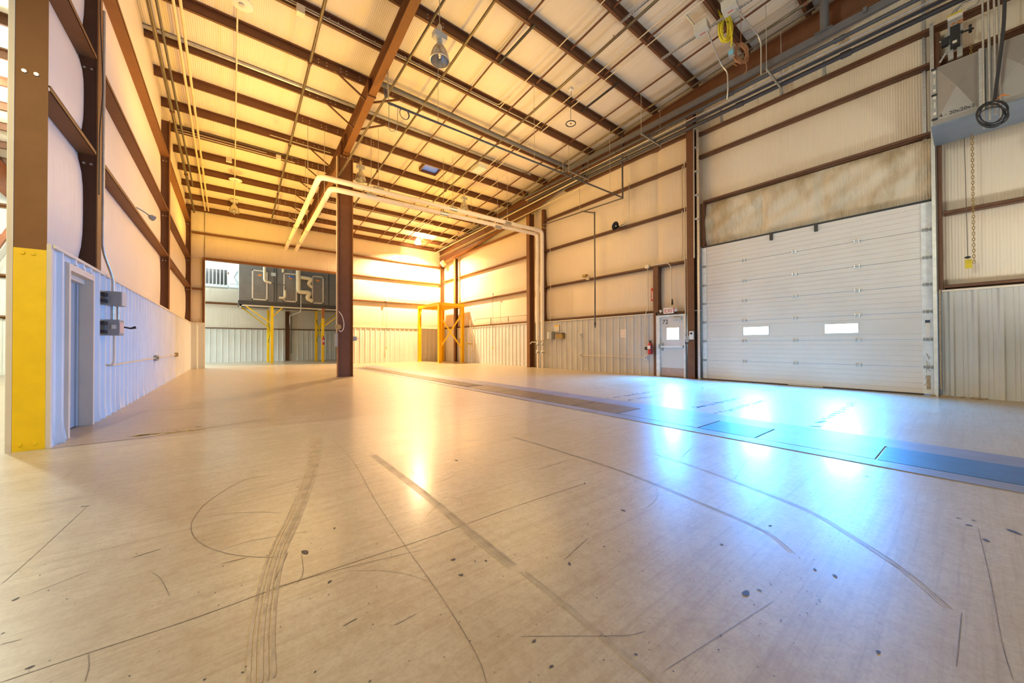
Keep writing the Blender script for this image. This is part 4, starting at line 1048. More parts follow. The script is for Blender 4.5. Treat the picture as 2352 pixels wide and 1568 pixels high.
p, q = oc(1000,560), oc(1230,480); MB().tube([(11.35,p.y,p.z),(11.35,q.y,q.z)], .018, 8).build('drive_shaft', 'black', op)
p = oc(1165,490); MB().lathe((11.35,p.y,p.z), [(.075,-.02),(.075,.02)], 14, (0,1,0)).build('sprocket', 'black', op)
p, q = oc(610,735), oc(760,690); MB().tube([(11.35,p.y,p.z),(11.35,q.y,q.z)], .014, 8).build('drive_shaft', 'galvanised', op)
p = oc(710,730); MB().box(11.3,p.y+.05,p.z-.09,11.4,p.y-.05,p.z+.06).build('bearing_plate', 'black', op)
p, q = oc(750,870), oc(610,1090); MB().bar((11.4,p.y,p.z),(11.4,q.y,q.z),.03,.03).build('brace', 'galvanised', op)
for k in range(2):
    pts = [oc(815+60*k,285), oc(900+40*k,150), oc(1050,60-20*k), oc(1230,0), oc(1330,10), oc(1290,70), oc(1100,170)]
    one(MB().tube(curve3 if False else bend(pts, .15), .014, 6), 'flexible_conduit', 'galvanised', ('flexible conduit loop over the door operator, inner one','flexible conduit loop over the door operator, outer one')[k], 'conduit', 'operator conduits')
# chain
def chain(x, y, z0, z1, name, lab):
    m = MB(); n = int((z1-z0)/.055)
    for k in range(n):
        z = z0+(k+.5)*(z1-z0)/n; o = .0
        u = Vector((1,0,0)) if k % 2 else Vector((0,1,0))
        pts = [Vector((x,y,z))+u*(.016*math.cos(t))+Vector((0,0,.036*math.sin(t))) for t in [2*PI*j/8 for j in range(8)]]
        m.tube(pts, .0055, 4, True)
    return one(m, name, 'bronze_box', lab, 'chain')
chain(11.45, -.075, 2.66, 7.0, 'hand_chain', 'long brass hand chain hanging right of the overhead door')
pc = thing('pull_rope', 'thin pull rope with yellow tag hanging beside the chain', 'pull rope', (11.5,0,2.55))
MB().tube([(11.5,.0,2.8),(11.5,.02,5.2)], .005, 6).build('rope', 'dark_pipe', pc)
MB().lathe((11.5,.0,2.8), [(.012,-.025),(.04,-.01),(.04,.01),(.012,.025)], 12).build('stop_disc', 'black', pc)
MB().box(11.495,-.055,2.58,11.5,.035,2.76).build('tag', 'dull_yellow', pc)

# ------------------------------------------------------------------ pipes and conduits under the roof
def yline(x, y0, y1, dz, r, name, mat, lab, cat='pipe', group=None, fit=True, n=10):
    p = thing(name, lab, cat, (x, (y0+y1)/2, roof((y0+y1)/2)-dz), group)
    MB().tube([(x,y0,roof(y0)-dz),(x,y1,roof(y1)-dz)], r, n).build('pipe', mat, p)
    if fit:
        k = 0; y = y0+1.2
        while y < y1-.3:
            c = (x, y, roof(y)-dz); m = MB(); d = Vector((0,1,-SL)).normalized()
            m.lathe(Vector(c)-d*.04, [(r*1.45,0),(r*1.45,.08)], 12, d)
            m.tube([(x,y+.1,roof(y)-dz),(x,y+.1,roof(y)+.02)], .006, 6); m.build('hanger', 'brown_steel', p); y += 4.1
        y = y0+2.4
        while y < y1:
            MB().lathe((x,y,roof(y)-dz+r*.8), [(.014,0),(.011,.05),(.03,.055),(.03,.06)], 8).build('sprinkler_head', 'bolt', p); y += 3.05
    return p
sp = 'sprinkler branch pipes'
yline(-1.42, -3, 22.6, .15, .04, 'sprinkler_pipe', 'sprinkler_pipe', 'olive sprinkler pipe close along the partition wall top', 'pipe', sp)
yline(-1.30, -3, 20.0, .02, .028, 'sprinkler_pipe', 'dark_pipe', 'thinner dark pipe beside the sprinkler pipe at the partition wall', 'pipe', sp, False)
yline(1.58, -3, 22.3, .15, .035, 'sprinkler_pipe', 'sprinkler_pipe', 'olive sprinkler pipe between partition wall and centre rafter', 'pipe', sp)
yline(4.60, -3, 22.0, .15, .032, 'sprinkler_pipe', 'sprinkler_pipe', 'olive sprinkler pipe just right of the centre column', 'pipe', sp)
yline(7.62, -3, 22.3, .15, .035, 'sprinkler_pipe', 'sprinkler_pipe', 'dark sprinkler pipe midway between centre rafter and door wall', 'pipe', sp)
yline(10.64, -3, 22.0, .15, .035, 'sprinkler_pipe', 'sprinkler_pipe', 'dark sprinkler pipe near the door wall rafter', 'pipe', sp)
yline(11.05, 1, 22.0, .07, .022, 'sprinkler_pipe', 'dark_pipe', 'thin dark pipe closest to the door wall rafter', 'pipe', sp, False)
# slanting pipe that ends at the centre column
P0 = at(1020,0,1,7.1); P1 = at(778.6,403,1,13.05)
pp = P0+(P0-P1)*.05
one(MB().tube([pp, P1], .03, 10), 'sprinkler_pipe', 'sprinkler_pipe', 'olive pipe slanting down to the top of the centre column', 'pipe', sp)
P2 = at(826,450,1,13.6); P3 = at(760,560,1,20.0)
# pale thin pipes near the left wall
pa = yline(-1.02, -3, 22.5, 0.01, .03, 'plastic_pipe', 'cream_wrap', 'cream plastic pipe near the partition wall top, outer of two', 'pipe', 'pair of cream plastic pipes', False)
pb_ = yline(-.90, -3, 22.5, 0.01, .03, 'plastic_pipe', 'cream_wrap', 'cream plastic pipe near the partition wall top, inner of two', 'pipe', 'pair of cream plastic pipes', False)
# pale conduits
yline(.08, 1, 22.3, .0+.03, .018, 'roof_conduit', 'pale_conduit', 'pale conduit linking the lamps between partition wall and centre rafter', 'conduit', 'lamp conduits', False)
yline(6.73, -2, 9.2, .02, .014, 'roof_conduit', 'pale_conduit', 'pale conduit across the near purlins, nearest the centre rafter', 'conduit', 'lamp conduits', False)
yline(8.28, -2, 21.5, .02, .014, 'roof_conduit', 'pale_conduit', 'pale conduit across all purlins to the lit lamp, centre side', 'conduit', 'lamp conduits', False)
yline(8.65, -2, 21.5, .02, .014, 'roof_conduit', 'pale_conduit', 'pale conduit across all purlins to the lit lamp, wall side', 'conduit', 'lamp conduits', False)
yline(9.3, 12, 21.5, .02, .014, 'roof_conduit', 'pale_conduit', 'pale conduit ending above the lit lamp', 'conduit', 'lamp conduits', False)
# pipes lying along purlin webs
def xline(j, x0, x1, dz, r, name, mat, lab, dy=-.03, tail=None):
    y = PUR[j]+dy; z = roof(PUR[j])+dz
    pts = [(x0,y,z),(x1,y,z)]
    if tail: pts = bend(pts+[tail], .1)
    return one(MB().tube(pts, r, 8), name, mat, lab, 'conduit', 'conduits on purlins')
xline(8, XA+.5, 10.4, .17, .045, 'purlin_pipe', 'conduit_metal', 'thick pale pipe along the purlin beside the splice of the centre rafter', -.055)
xline(10, -.5, 6.72, .10, .013, 'purlin_conduit', 'pale_conduit', 'upper pale conduit along a near purlin with junction box', -.02, (6.73, 8.6, roof(8.6)))
xline(10, -.5, 8.6, .05, .013, 'purlin_conduit', 'pale_conduit', 'lower pale conduit along a near purlin with junction box', -.02)
xline(5, -1.5, 1.9, .02, .013, 'purlin_conduit', 'pale_conduit', 'pale conduit on a purlin left of the centre column, lower', -.02)
xline(5, -1.5, 1.0, .10, .013, 'purlin_conduit', 'pale_conduit', 'pale conduit on a purlin left of the centre column, upper', -.02)
xline(5, -1.5, 2.0, .19, .02, 'purlin_pipe', 'dark_pipe', 'dark pipe on a purlin left of the centre column', -.05)
xline(4, 3.4, 8.3, .03, .013, 'purlin_conduit', 'pale_conduit', 'pale conduit on a purlin right of the centre column', -.02)
xline(3, 3.4, 9.0, .03, .013, 'purlin_conduit', 'pale_conduit', 'pale conduit on the next purlin right of the centre column', -.02)
xline(6, 1.0, 2.9, .06, .013, 'purlin_conduit', 'pale_conduit', 'pale conduit on the purlin just left of the column top', -.02)
p = at(690,22,1,9.2); one(MB().box(p.x-.08,9.12,p.z-.12,p.x+.08,9.26,p.z+.06), 'junction_box', 'pale_conduit', 'square grey junction box on a near purlin left of the centre rafter', 'junction box')
p = at(526,366,1,15.9); one(MB().box(p.x-.08,15.9,p.z-.08,p.x+.08,15.98,p.z+.08), 'junction_box', 'pale_conduit', 'small pale junction box on a purlin behind the hanging lamps', 'junction box')
p = at(640,360,1,14.6); one(MB().box(p.x-.07,14.6,p.z-.07,p.x+.07,14.68,p.z+.07), 'junction_box', 'pale_conduit', 'small pale junction box left of the column top', 'junction box')

# grey crane runway
one(MB().tube([(3.15,10.2,8.50),(10.78,10.2,8.42)], .075, 16), 'crane_beam', 'grey_paint', 'grey round beam from the centre rafter to the crane runway', 'crane beam')
rw = thing('crane_runway', 'long grey runway beam hung along the door wall rafter', 'crane beam', (10.9,4,8.2))
MB().box(10.85,-5,8.23,10.93,10.3,8.39).build('beam', 'grey_paint', rw)
m = MB().tube([(10.9,2.02,8.38),(10.9,2.02,9.5)], .085, 16); m.build('hanger_post', 'grey_paint', rw)
m = MB(); m.box(10.79,1.86,8.375,11.01,2.18,8.39); m.box(10.79,1.3,8.3,10.83,1.36,8.4); m.build('clamp', 'grey_paint', rw)
# trapeze hangers with long pipes
TZs = 7.75
for i, y in enumerate((2.95, 6.3, 9.37)):
    t = thing('trapeze_hanger', 'slotted metal trapeze carrying the dark pipes, %s from the back' % ('third','second','first')[i], 'hanger', (10.7,y,TZs-.05), 'trapeze hangers')
    m = MB(); m.box(10.1,y-.02,TZs-.045,11.28,y-.017,TZs); m.box(10.1,y+.017,TZs-.045,11.28,y+.02,TZs); m.box(10.1,y-.02,TZs-.045,11.28,y+.02,TZs-.042); m.build('strut', 'galvanised', t)
    m = MB()
    for k in range(22): m.box(10.15+k*.05,y-.0215,TZs-.03,10.175+k*.05,y-.02,TZs-.018)
    m.build('slots', 'ink', t)
    for x in (10.13, 11.24): MB().tube([(x,y,TZs-.12),(x,y,roof(y)+.05)], .009, 6).build('rod', 'conduit_metal', t)
for x, r, mat, lab, dz in ((10.5,.042,'dark_grey_pipe','dark steel pipe on the trapezes, innermost with a coupling',.042), (10.70,.016,'galvanised','thin bright conduit on the trapezes beside the dark pipes',.016), (10.84,.02,'dark_grey_pipe','thinner dark pipe in the middle of the trapezes',.02), (10.91,.02,'dark_grey_pipe','second thin dark pipe in the middle of the trapezes',.02), (11.19,.055,'dark_grey_pipe','thick dark pipe on the trapezes nearest the wall',.055)):
    p = thing('trapeze_pipe', lab, 'pipe', (x,5,TZs), 'pipes on the trapezes')
    MB().tube([(x,-5,TZs+dz),(x,12.6 if r < .05 else 18.5,TZs+dz)], r, 12).build('pipe', mat, p)
    if r > .04:
        for y in (1.7, 3.9, 7.6, 10.9): MB().tube([(x,y-.09,TZs+dz),(x,y+.09,TZs+dz)], r*1.3, 12).build('coupling', mat, p)
for i, (x, y0, y1, z) in enumerate(((10.9,9.4,22.3,7.72),(10.75,9.4,22.3,7.6),(11.15,12.5,22.3,7.35),(11.2,9.4,22.4,7.5))):
    one(MB().tube([(x,y0,z),(x,y1,z-.35)], .022, 8), 'wall_pipe', 'cream_wrap' if i % 2 else 'sprinkler_pipe', 'pipe running to the far right corner under the rafter, %s of four' % ('topmost','second','third','lowest')[i], 'pipe', 'pipes to the far right corner')
# dark square-bend gas pipe
G = 7.84; gz = 6.47
gp = thing('gas_pipe', 'dark gas pipe crossing to the door wall and down to the ribbed panel', 'pipe', (8,G,gz))
MB().tube([(2.7,G,gz-.04),(11.32,G,gz+.04),(11.32,G,gz+.04)], .027, 10).build('crossing_run', 'dark_pipe', gp)
MB().tube([(11.35,G,gz),(11.35,G,8.95)], .032, 10).build('riser', 'dark_pipe', gp)
MB().tube([(11.35,G,gz+.02),(11.35,12.2,gz+.17)], .024, 10).build('wall_run', 'dark_pipe', gp)
MB().tube(bend([(11.3,9.75,6.56),(11.3,9.1,6.3),(11.3,9.1,1.95)], .06), .028, 10).build('drop', 'dark_pipe', gp)
MB().tube([(11.3,9.1,1.95),(11.3,9.1,1.75)], [.04,.015], 10).build('drip_cap', 'black', gp)
m = MB()
for c in ((11.33,G,gz+.02),(11.3,9.1,6.3)): m.sphere(c, .045, 10)
m.build('elbow', 'dark_pipe', gp)
m = MB()
for x in (3.9,7.0,10.6): m.tube([(x,G,gz),(x,G,roof(G))], .006, 6)
m.tube([(11.35,9.9,gz+.08),(11.35,9.9,7.6)], .008, 6); m.build('hanger_rod', 'conduit_metal', gp)
# big pale insulated pipes
ip = thing('insulated_pipe', 'upper of two big cream pipes crossing from the centre column to the door wall', 'pipe', (7,13,6.6), 'large cream pipes')
yv = 12.3
MB().tube(bend([(2.3,22.9,6.35),(2.12,yv,6.30),(11.45,yv,6.41),(11.45,yv,1.3)], .22, 6), .085, 16).build('pipe', 'pipe_wrap', ip)
ip2 = thing('insulated_pipe', 'lower of two big cream pipes crossing from the centre column to the door wall', 'pipe', (7,12.9,6.3), 'large cream pipes')
MB().tube(bend([(2.77,22.9,6.35),(2.50,12.62,6.14),(11.42,12.6,6.33),(11.42,12.6,1.3)], .22, 6), .085, 16).build('pipe', 'pipe_wrap', ip2)
for P_, xx, yy, zz_ in ((ip, (3.9,6.75,9.4), yv, 6.36), (ip2, (3.75,6.5,9.1), 12.61, 6.22)):
    for x in xx:
        sd_ = MB().tube([(x-.16,yy,zz_),(x+.16,yy,zz_)], .092, 14).build('saddle', 'galvanised', P_)
        MB().tube([(x,yy,zz_+.08),(x,yy,zz_+.22)], .025, 6).tube([(x,yy,zz_+.2),(x,yy,roof(yy))], .007, 6).build('hanger', 'conduit_metal', sd_)
    for y in (15.6, 18.2, 20.6):
        x = 2.2 if P_ is ip else 2.64; z = 6.33 if P_ is ip else 6.24
        MB().tube([(x,y-.03,z),(x,y+.03,z)], .1, 14).tube([(x,y,z),(x,y,roof(y))], .007, 6).build('pipe_clamp', 'conduit_metal', P_)
vb = thing('pipe_valves', 'cluster of brass valves and bare pipe ends below the cream pipes', 'valves', (11.45,12.5,.2))
for x, y in ((11.45,yv),(11.42,12.6)):
    MB().tube([(x,y,1.35),(x,y,0)], .045, 10).build('bare_pipe', 'pipe_wrap', vb)
    m = MB(); m.sphere((x,y,1.1), .07, 10); m.sphere((x,y,.75), .065, 10); m.tube([(x-.1,y,.72),(x+.1,y,.72)], .04, 8); m.build('valve_body', 'galvanised', vb)
    MB().tube([(x-.02,y-.12,.78),(x-.02,y+.12,.8)], .014, 6).build('valve_handle', 'white_plastic', vb)
MB().tube(bend([(11.42,12.62,1.2),(11.3,12.9,1.22),(11.27,12.98,1.12)], .06), .022, 8).build('spout', 'white_plastic', vb)
# thin line from big column along right wall with conduit bend
one(MB().tube(bend([(11.0,13.6,6.9),(11.5,12.3,6.6),(11.56,11.9,6.4),(11.56,11.85,2.4),(11.52,12.0,1.68)], .12), .01, 6), 'thin_tube', 'pale_conduit', 'thin tube dropping beside the big column to the control box', 'tube')
m = MB(); m.tube([(11.5,13.5,2.55),(11.5,18.2,2.62),(11.5,18.3,2.5)], .014, 6); m.tube([(11.5,15.0,2.3),(11.5,15.0,2.57)], .02, 6); m.tube([(11.5,16.6,2.2),(11.5,16.6,2.6)], .02, 6)
one(m, 'wall_pipe', 'brown_painted', 'thin brown pipe just above the ribbed panel behind the big column', 'pipe')
vv = thing('pipe_manifold', 'valve and hose cluster on the wall behind the yellow platform leg', 'valves', (11.5,18.8,0))
MB().tube([(11.45,18.75,0),(11.45,18.75,2.6)], .03, 8).build('riser', 'pale_conduit', vv); MB().tube([(11.4,18.4,1.15),(11.4,19.1,1.18)], .03, 8).build('branch', 'bronze_box', vv)
MB().tube(bend([(11.4,18.5,2.0),(11.4,18.3,1.5),(11.4,18.3,.8),(11.4,18.6,.6)], .2), .02, 8).build('hose', 'cream_wrap', vv)
MB().lathe((11.3,18.9,1.18), [(.07,0),(.07,.02)], 12, (-1,0,0)).build('handwheel', 'dull_yellow', vv)
one(MB().box(11.52,20.1,1.2,11.6,20.3,1.5), 'outlet_box', 'bronze_box', 'small dark box on the ribbed panel inside the yellow platform', 'outlet')

# ------------------------------------------------------------------ lamps
def highbay(x, y, zb, lab, lit=False, rod=True, s=1.0):
    t = thing('high_bay_lamp', lab, 'lamp', (x, y, zb), 'high bay lamps')
    prof = [(.20,0),(.195,.05),(.175,.14),(.14,.23),(.095,.30),(.075,.33)]
    inner = [(r-.006, h) for r, h in reversed(prof)]
    MB().lathe((x,y,zb), [(r*s, h*s) for r, h in prof], 28, cap0=False, cap1=False).build('shade', 'reflector_glow' if lit else 'reflector', t)
    MB().lathe((x,y,zb+.002), [(r*s, h*s) for r, h in inner], 28, cap0=True, cap1=False).build('shade_liner', 'reflector_glow' if lit else 'reflector', t)
    MB().lathe((x,y,zb-.004), [(.192,-.002),(.2,-.004),(.206,.006),(.2,.01)], 28, cap0=False, cap1=False).build('rim', 'reflector', t)
    MB().lathe((x,y,zb+(.14 if lit else .06)), [(.02,0),(.045,.04),(.045,.12),(.02,.2)], 14).build('bulb', 'bulb_glow' if lit else 'lamp_glass', t)
    MB().lathe((x,y,zb+.33*s), [(.06,0),(.06,.09),(.05,.10)], 16).build('socket_collar', 'light_box', t)
    MB().box(x-.14, y-.075, zb+.45, x+.14, y+.075, zb+.57).build('ballast_box', 'light_box', t)
    MB().lathe((x,y,zb+.57), [(.03,0),(.05,.05),(.05,.15),(.02,.2)], 10).build('hook_box', 'cream_wrap', t)
    if rod: MB().tube([(x,y,zb+.75),(x,y,roof(y)+.03)], .008, 6).build('rod', 'conduit_metal', t)
    return t
def lamp_px(px, py, z): return at(px, py, 2, z)
A_ = at(1007,138,1,6.85); highbay(3.42, 6.8, at(1007,138,1,6.8).z, 'high bay lamp nearest the camera, right of the centre rafter')
p = at(828,415,1,14.3); highbay(p.x, p.y, p.z, 'high bay lamp just right of the centre column')
p = at(538,487,1,21.0); highbay(p.x, p.y, p.z, 'high bay lamp at the back left below the round disc lamp')
p = at(1066,481,1,14.4); highbay(p.x, p.y, p.z, 'high bay lamp above the cream pipes on the right half')
p = at(960,560,1,21.2); LIT = p.copy(); highbay(p.x, p.y, p.z, 'lit high bay lamp glowing in the far right part of the hall', True)
def disc(px, py, y, lab, r=.2):
    p = at(px, py, 1, y); t = thing('disc_lamp', lab, 'lamp', p, 'round disc lamps')
    MB().lathe(p, [(.02,.07),(r*.5,.06),(r,.015),(r,0),(r*.9,-.012),(r*.4,-.015)], 28).build('housing', 'white_plastic', t)
    MB().lathe(p+Vector((0,0,-.016)), [(.05,0),(.05,-.02),(.03,-.03)], 16).build('sensor', 'light_box', t)
    MB().tube([p+Vector((0,0,.07)),(p.x,p.y,roof(p.y))], .014, 6).build('stem', 'pale_conduit', t)
disc(555, 9, 9.6, 'round disc lamp near the top edge between partition wall and centre rafter', .21)
disc(541, 414, 18.4, 'round disc lamp hanging above the back left bell lamp', .22)
p = at(1311,284,1,7.35); t = thing('ring_lamp', 'black ringed round lamp with hanging cord right of the roof middle', 'lamp', p)
MB().tube([p+Vector((.145*math.cos(a), .145*math.sin(a), 0)) for a in [2*PI*k/28 for k in range(28)]], .014, 8, True).build('ring', 'black', t)
MB().lathe(p+Vector((0,0,.005)), [(.135,0),(.12,.03),(.06,.07),(.02,.1)], 24).build('diffuser', 'insulation_roof', t)
MB().lathe(p+Vector((0,0,-.006)), [(.025,0),(.025,.012)], 12).build('sensor', 'black', t)
MB().tube(bend([p+Vector((0,0,.1)), p+Vector((0,0,.5)), (p.x+.03,p.y,roof(p.y)-.05)], .1), .007, 6).build('cord', 'black', t)
MB().tube(arc(p+Vector((-.14,0,.6)),(1,0,0),(0,0,1),.1,0,2*PI,16), .006, 6).build('cord_loop', 'black', t)
MB().box(p.x-.06,p.y-.06,roof(p.y)-.08,p.x+.06,p.y+.06,roof(p.y)).build('canopy', 'white_plastic', t)

# ------------------------------------------------------------------ things hanging from the roof
one(MB().box(*(at(1105,384,1,10.8)-Vector((.18,.1,.06))), *(at(1105,384,1,10.8)+Vector((.18,.4,.08)))), 'pull_box', 'light_box', 'metal pull box hung among pale conduits right of the skylight', 'junction box')
rods = [(975,130,215,10.2),(1162,0,0,0)]
def rod(px, pyt, pyb, y, lab):
    a = at(px, pyb, 1, y); a2 = at(px, pyt, 1, y)
    return one(MB().tube([a, (a.x, a.y, min(a2.z, roof(a.y)+.1))], .008, 6), 'hanger_rod', 'conduit_metal', lab, 'hanger rod', 'hanger rods')
for px, a, b, y, lab in ((1157,140,275,10.3,'thin rod pair member hanging right of the near lamp'),(1166,130,330,10.3,'longer thin rod hanging right of the near lamp'),(1293,225,395,9.4,'thin rod dropping to the crane beam end'),(1172,325,460,13.5,'thin rod above the right cream pipes, left one'),(1203,340,430,12.6,'thin rod above the right cream pipes, second'),(1213,345,420,12.6,'thin rod above the right cream pipes, third'),
                         (1105,390,470,15.0,'thin rod beside the far pull box'),(1083,405,480,15.0,'thin rod left of the far pull box'),(707,290,440,12.2,'thin rod left of the centre column'),(745,300,470,13.0,'thin rod dropping to the elbow of the cream pipes'),(640,370,480,17.5,'thin rod over the back left opening'),(1121,395,470,15.0,'thin rod right of the far pull box')):
    rod(px, a, b, y, lab)
# brown/blue channel fixed across two purlins near the roof middle
for p, q, lab in (((1228,56),(1146,146),'short black channel across two purlins right of the near lamp'), ((1419,191),(1335,256),'short black channel across two purlins above the ring lamp')):
    A, B = onroof(*p, .04), onroof(*q, .04)
    one(MB().bar(A, B, .05, .04), 'roof_channel', 'black', lab, 'channel', 'black channels')
# hose drop by the rafter splice
hd = thing('hose_drop', 'tangle of hoses and ropes hanging by the splice of the centre rafter', 'hose', (3.6,9.5,7))
hy = 9.3
H = lambda x, y, yy=hy: at(840+x/5.808, 40+y/5.808, 1, yy)
m = MB()
for x0, x1 in ((313,318),(333,326)): m.tube(bend([H(x0+4,-30), H(x0,10), H(x1-26,420), H(x1-28,880), H(x1-20,1090)], .3), .012, 6)
m.build('rope', 'conduit_metal', hd)
m = MB(); c = H(298,285)
for k in range(9):
    a = 2*PI*k/9; pts = []
    for j in range(14):
        t = 2*PI*j/14; pts.append(c+Vector((.045*math.cos(t)+.02*math.cos(a), .03*math.sin(a), .16*math.sin(t)+.015*math.sin(a)-.02*math.cos(t))))
    m.tube(pts, .007, 5, True)
m.build('rope_coil', 'tan_cord', hd)
m = MB(); c = H(255,1000)
for k in range(4):
    m.tube([c+Vector((.035*math.cos(t+k)+.01*k, .02*k-.03, .1*math.sin(t)-.01*k)) for t in [2*PI*j/14 for j in range(14)]], .008, 5, True)
m.build('cable_loops', 'grey_paint', hd)
m = MB(); c = H(518,1285, 8.6)
for k in range(3):
    m.tube([c+Vector(((.125-.006*k)*math.cos(t), .01*k, (.135-.004*k)*math.sin(t))) for t in [2*PI*j/26 for j in range(26)]], .008, 6, True)
m.build('hose_ring', 'grey_paint', hd)
m = MB().tube(bend([H(312,1140), H(308,1470), H(330,1520), H(395,1515), H(420,1460), H(430,1200)], .1), .009, 6); m.build('hose_loop', 'box_grey', hd)
m = MB()
for x, y in ((235,1110),(300,1140),(335,1165),(430,1190)): m.tube([H(x-12,y-5), H(x+12,y+5)], .02, 8)
m.build('fittings', 'dark_pipe', hd)
# upper right slotted channels, boxes and cords
def slot(p, q, dz, lab):
    A, B = onroof(*p, dz), onroof(*q, dz); t = thing('slotted_channel', lab, 'channel', (A+B)/2, 'slotted channels')
    MB().bar(A, B, .045, .045).build('channel', 'galvanised', t)
    m = MB(); n = int((B-A).length/.06); d = (B-A).normalized()
    sd = d.cross(Vector((0,0,1))).normalized()
    for k in range(1, n):
        c = A+(B-A)*k/n; m.obox(c-Vector((0,0,.0235)), d*.017, sd*.007, Vector((0,0,.0012)))
    m.build('slots', 'ink', t)
    return A, B
slot((1425,52),(1500,-10), .06, 'slotted channel under the near purlins, shorter one at the top edge')
SA, SB = slot((1519,136),(1740,-10), .30, 'long slotted channel carrying two grey boxes')
def jbox(px, py, w, dz, lab):
    c = onroof(px, py, dz); t = thing('junction_box', lab, 'junction box', c, 'grey boxes on the slotted channel')
    d = (SB-SA).normalized(); sd = d.cross(Vector((0,0,1))).normalized(); u = sd.cross(d)
    MB().obox(c, d*w, sd*.13, u*.11).build('enclosure', 'light_box', t)
    MB().obox(c-u*.112-sd*.03, d*w*.4, sd*.012, u*.001).build('red_label', 'red', t)
    return c
c1 = jbox(1612, 66, .15, .22, 'grey box on the slotted channel with red label, lower one')
c2 = jbox(1676, 14, .15, .22, 'grey box on the slotted channel with red label, upper one at the picture edge')
one(MB().tube([c1+Vector((-.05,.1,.05)), at(1540,-10,2,c1.z+.9)], .022, 8), 'box_conduit', 'duct_blue_grey', 'bluish conduit slanting up from the lower grey box', 'conduit')
one(MB().tube([c2+Vector((-.05,.1,.05)), at(1655,-12,2,c2.z+.5)], .022, 8), 'box_conduit', 'duct_blue_grey', 'bluish conduit slanting up from the upper grey box', 'conduit')
q = at(1667,165,1,3.5)
one(MB().tube(bend([c1+Vector((.05,-.1,-.1)), at(1657,150,0,10.2), at(1671,165,0,10.3), at(1672,205,0,10.35), at(1670,228,0,10.4)], .12), .017, 8), 'box_conduit', 'conduit_metal', 'bent conduit from the lower grey box down to the pipes', 'conduit')
one(MB().tube(bend([c2+Vector((.05,-.1,-.1)), at(1742,82,0,10.2), at(1748,100,0,10.3), at(1748,172,0,10.4)], .12), .017, 8), 'box_conduit', 'conduit_metal', 'bent conduit from the upper grey box down to the pipes', 'conduit')
yc = thing('cord_coil', 'yellow extension cord coil with grey plug box hanging under the purlin', 'cord', (9.5,3.5,8.5), 'hanging cord coils')
YC = at(1666, 65, 0, 9.4)
m = MB()
for k in range(9):
    off = Vector((.03*math.cos(k*2.1), .03*math.sin(k*1.7), 0)); w = .085+.016*(k % 5); h = .27+.018*((k*3) % 5)
    m.tube([YC+off+Vector((w*math.cos(t)*.78, -w*math.cos(t)*.62, h*math.sin(t)-.02*abs(math.cos(t)))) for t in [2*PI*j/20 for j in range(20)]], .014, 6, True)
m.tube(bend([at(1640,-15,0,9.4), at(1643,12,0,9.4), at(1657,40,0,9.4)], .1), .02, 6)
m.tube([at(1678,60,0,9.4), at(1681,90,0,9.4), at(1679,110,0,9.4)], .02, 6)
m.build('coil', 'yellow_cord', yc)
pbx = at(1680, 118, 0, 9.38)
MB().box(pbx.x-.05,pbx.y-.05,pbx.z-.11,pbx.x+.05,pbx.y+.05,pbx.z+.08).build('plug_box', 'box_grey', yc)
MB().box(pbx.x-.054,pbx.y-.055,pbx.z-.09,pbx.x-.05,pbx.y+.045,pbx.z).build('sticker', 'cyan_label', yc)
m = MB(); m.tube([YC+Vector((-.08,.06,.16)), YC+Vector((.1,-.08,.15))], .006, 5); m.build('tie', 'black', yc)
bc = thing('cord_coil', 'brown extension cord coil hanging below the yellow cord', 'cord', (10,3.4,8.4), 'hanging cord coils')
BC = at(1702, 122, 0, 9.7); m = MB()
for k in range(8):
    w = .11+.022*(k % 4); h = .2+.02*((k*3) % 4); th = .5*math.sin(k*1.9)
    pts = []
    for j in range(20):
        t = 2*PI*j/20; u, v = w*math.cos(t), h*math.sin(t)
        u, v = u*math.cos(th)-v*math.sin(th), u*math.sin(th)+v*math.cos(th)
        pts.append(BC+Vector((u*.78+.015*math.cos(k), -u*.62, v)))
    m.tube(pts, .011, 6, True)
m.tube(bend([at(1712,140,0,9.7), at(1716,158,0,9.7), at(1709,172,0,9.7)], .06), .009, 6)
m.tube(bend([at(1688,135,0,9.7), at(1683,147,0,9.7), at(1693,151,0,9.7)], .06), .008, 6)
m.tube([BC+Vector((0,0,.16)), (BC.x,BC.y,roof(BC.y)+.05)], .006, 6)
m.build('coil', 'brown_cord', bc)
c = at(1573, 2, 0, 9.0); m = MB()
for k in range(4): m.tube([c+Vector((.16*math.cos(t), -.12*math.cos(t), (.075+.008*k)*math.sin(t)+.008*k)) for t in [2*PI*j/20 for j in range(20)]], .008, 6, True)
one(m, 'cord_coil', 'brown_cord', 'brown cord loop cut by the top edge between two purlins', 'cord', 'hanging cord coils')
# rods beside the second trapeze seen near the top
for i, (px, pt) in enumerate(((1549,0),(1658,90))):
    p = onroof(px, 60, .1)

# ------------------------------------------------------------------ adjoining hall seen in the sliver at left
wa = thing('wall_adjacent', 'bright white wall of the adjoining hall at far left', 'wall', (-8,23,0), kind='structure')
MB().box(XA, 22.95, 0, IL-.09, 23.0, 8.4).build('upper_panel', 'white_panel', wa)
ribbed(0, 22.9, XA, IL-.1, 0, WZ-.03, -1).build('wainscot', 'white_panel', wa)
for k, z in enumerate((2.27, 3.86, 5.36, 6.55)): girt_x(22.68, 22.9, XA, IL-.12, z, 'brown girt in the adjoining hall beyond the wall end, %s up' % ORD[k], 'adjoining hall girts')
wx = thing('wall_side', 'outer side wall of the adjoining hall', 'wall', (XA,5,0), kind='structure')
MB().box(XA-.1, Y0, 0, XA, 31, 10.8).build('panel', 'white_panel', wx)
wy = thing('wall_front', 'wall behind the camera', 'wall', (0,Y0,0), kind='structure')
MB().box(XA-.1, Y0-.1, 0, 12, Y0, 10.9).build('panel', 'insulation_x', wy)
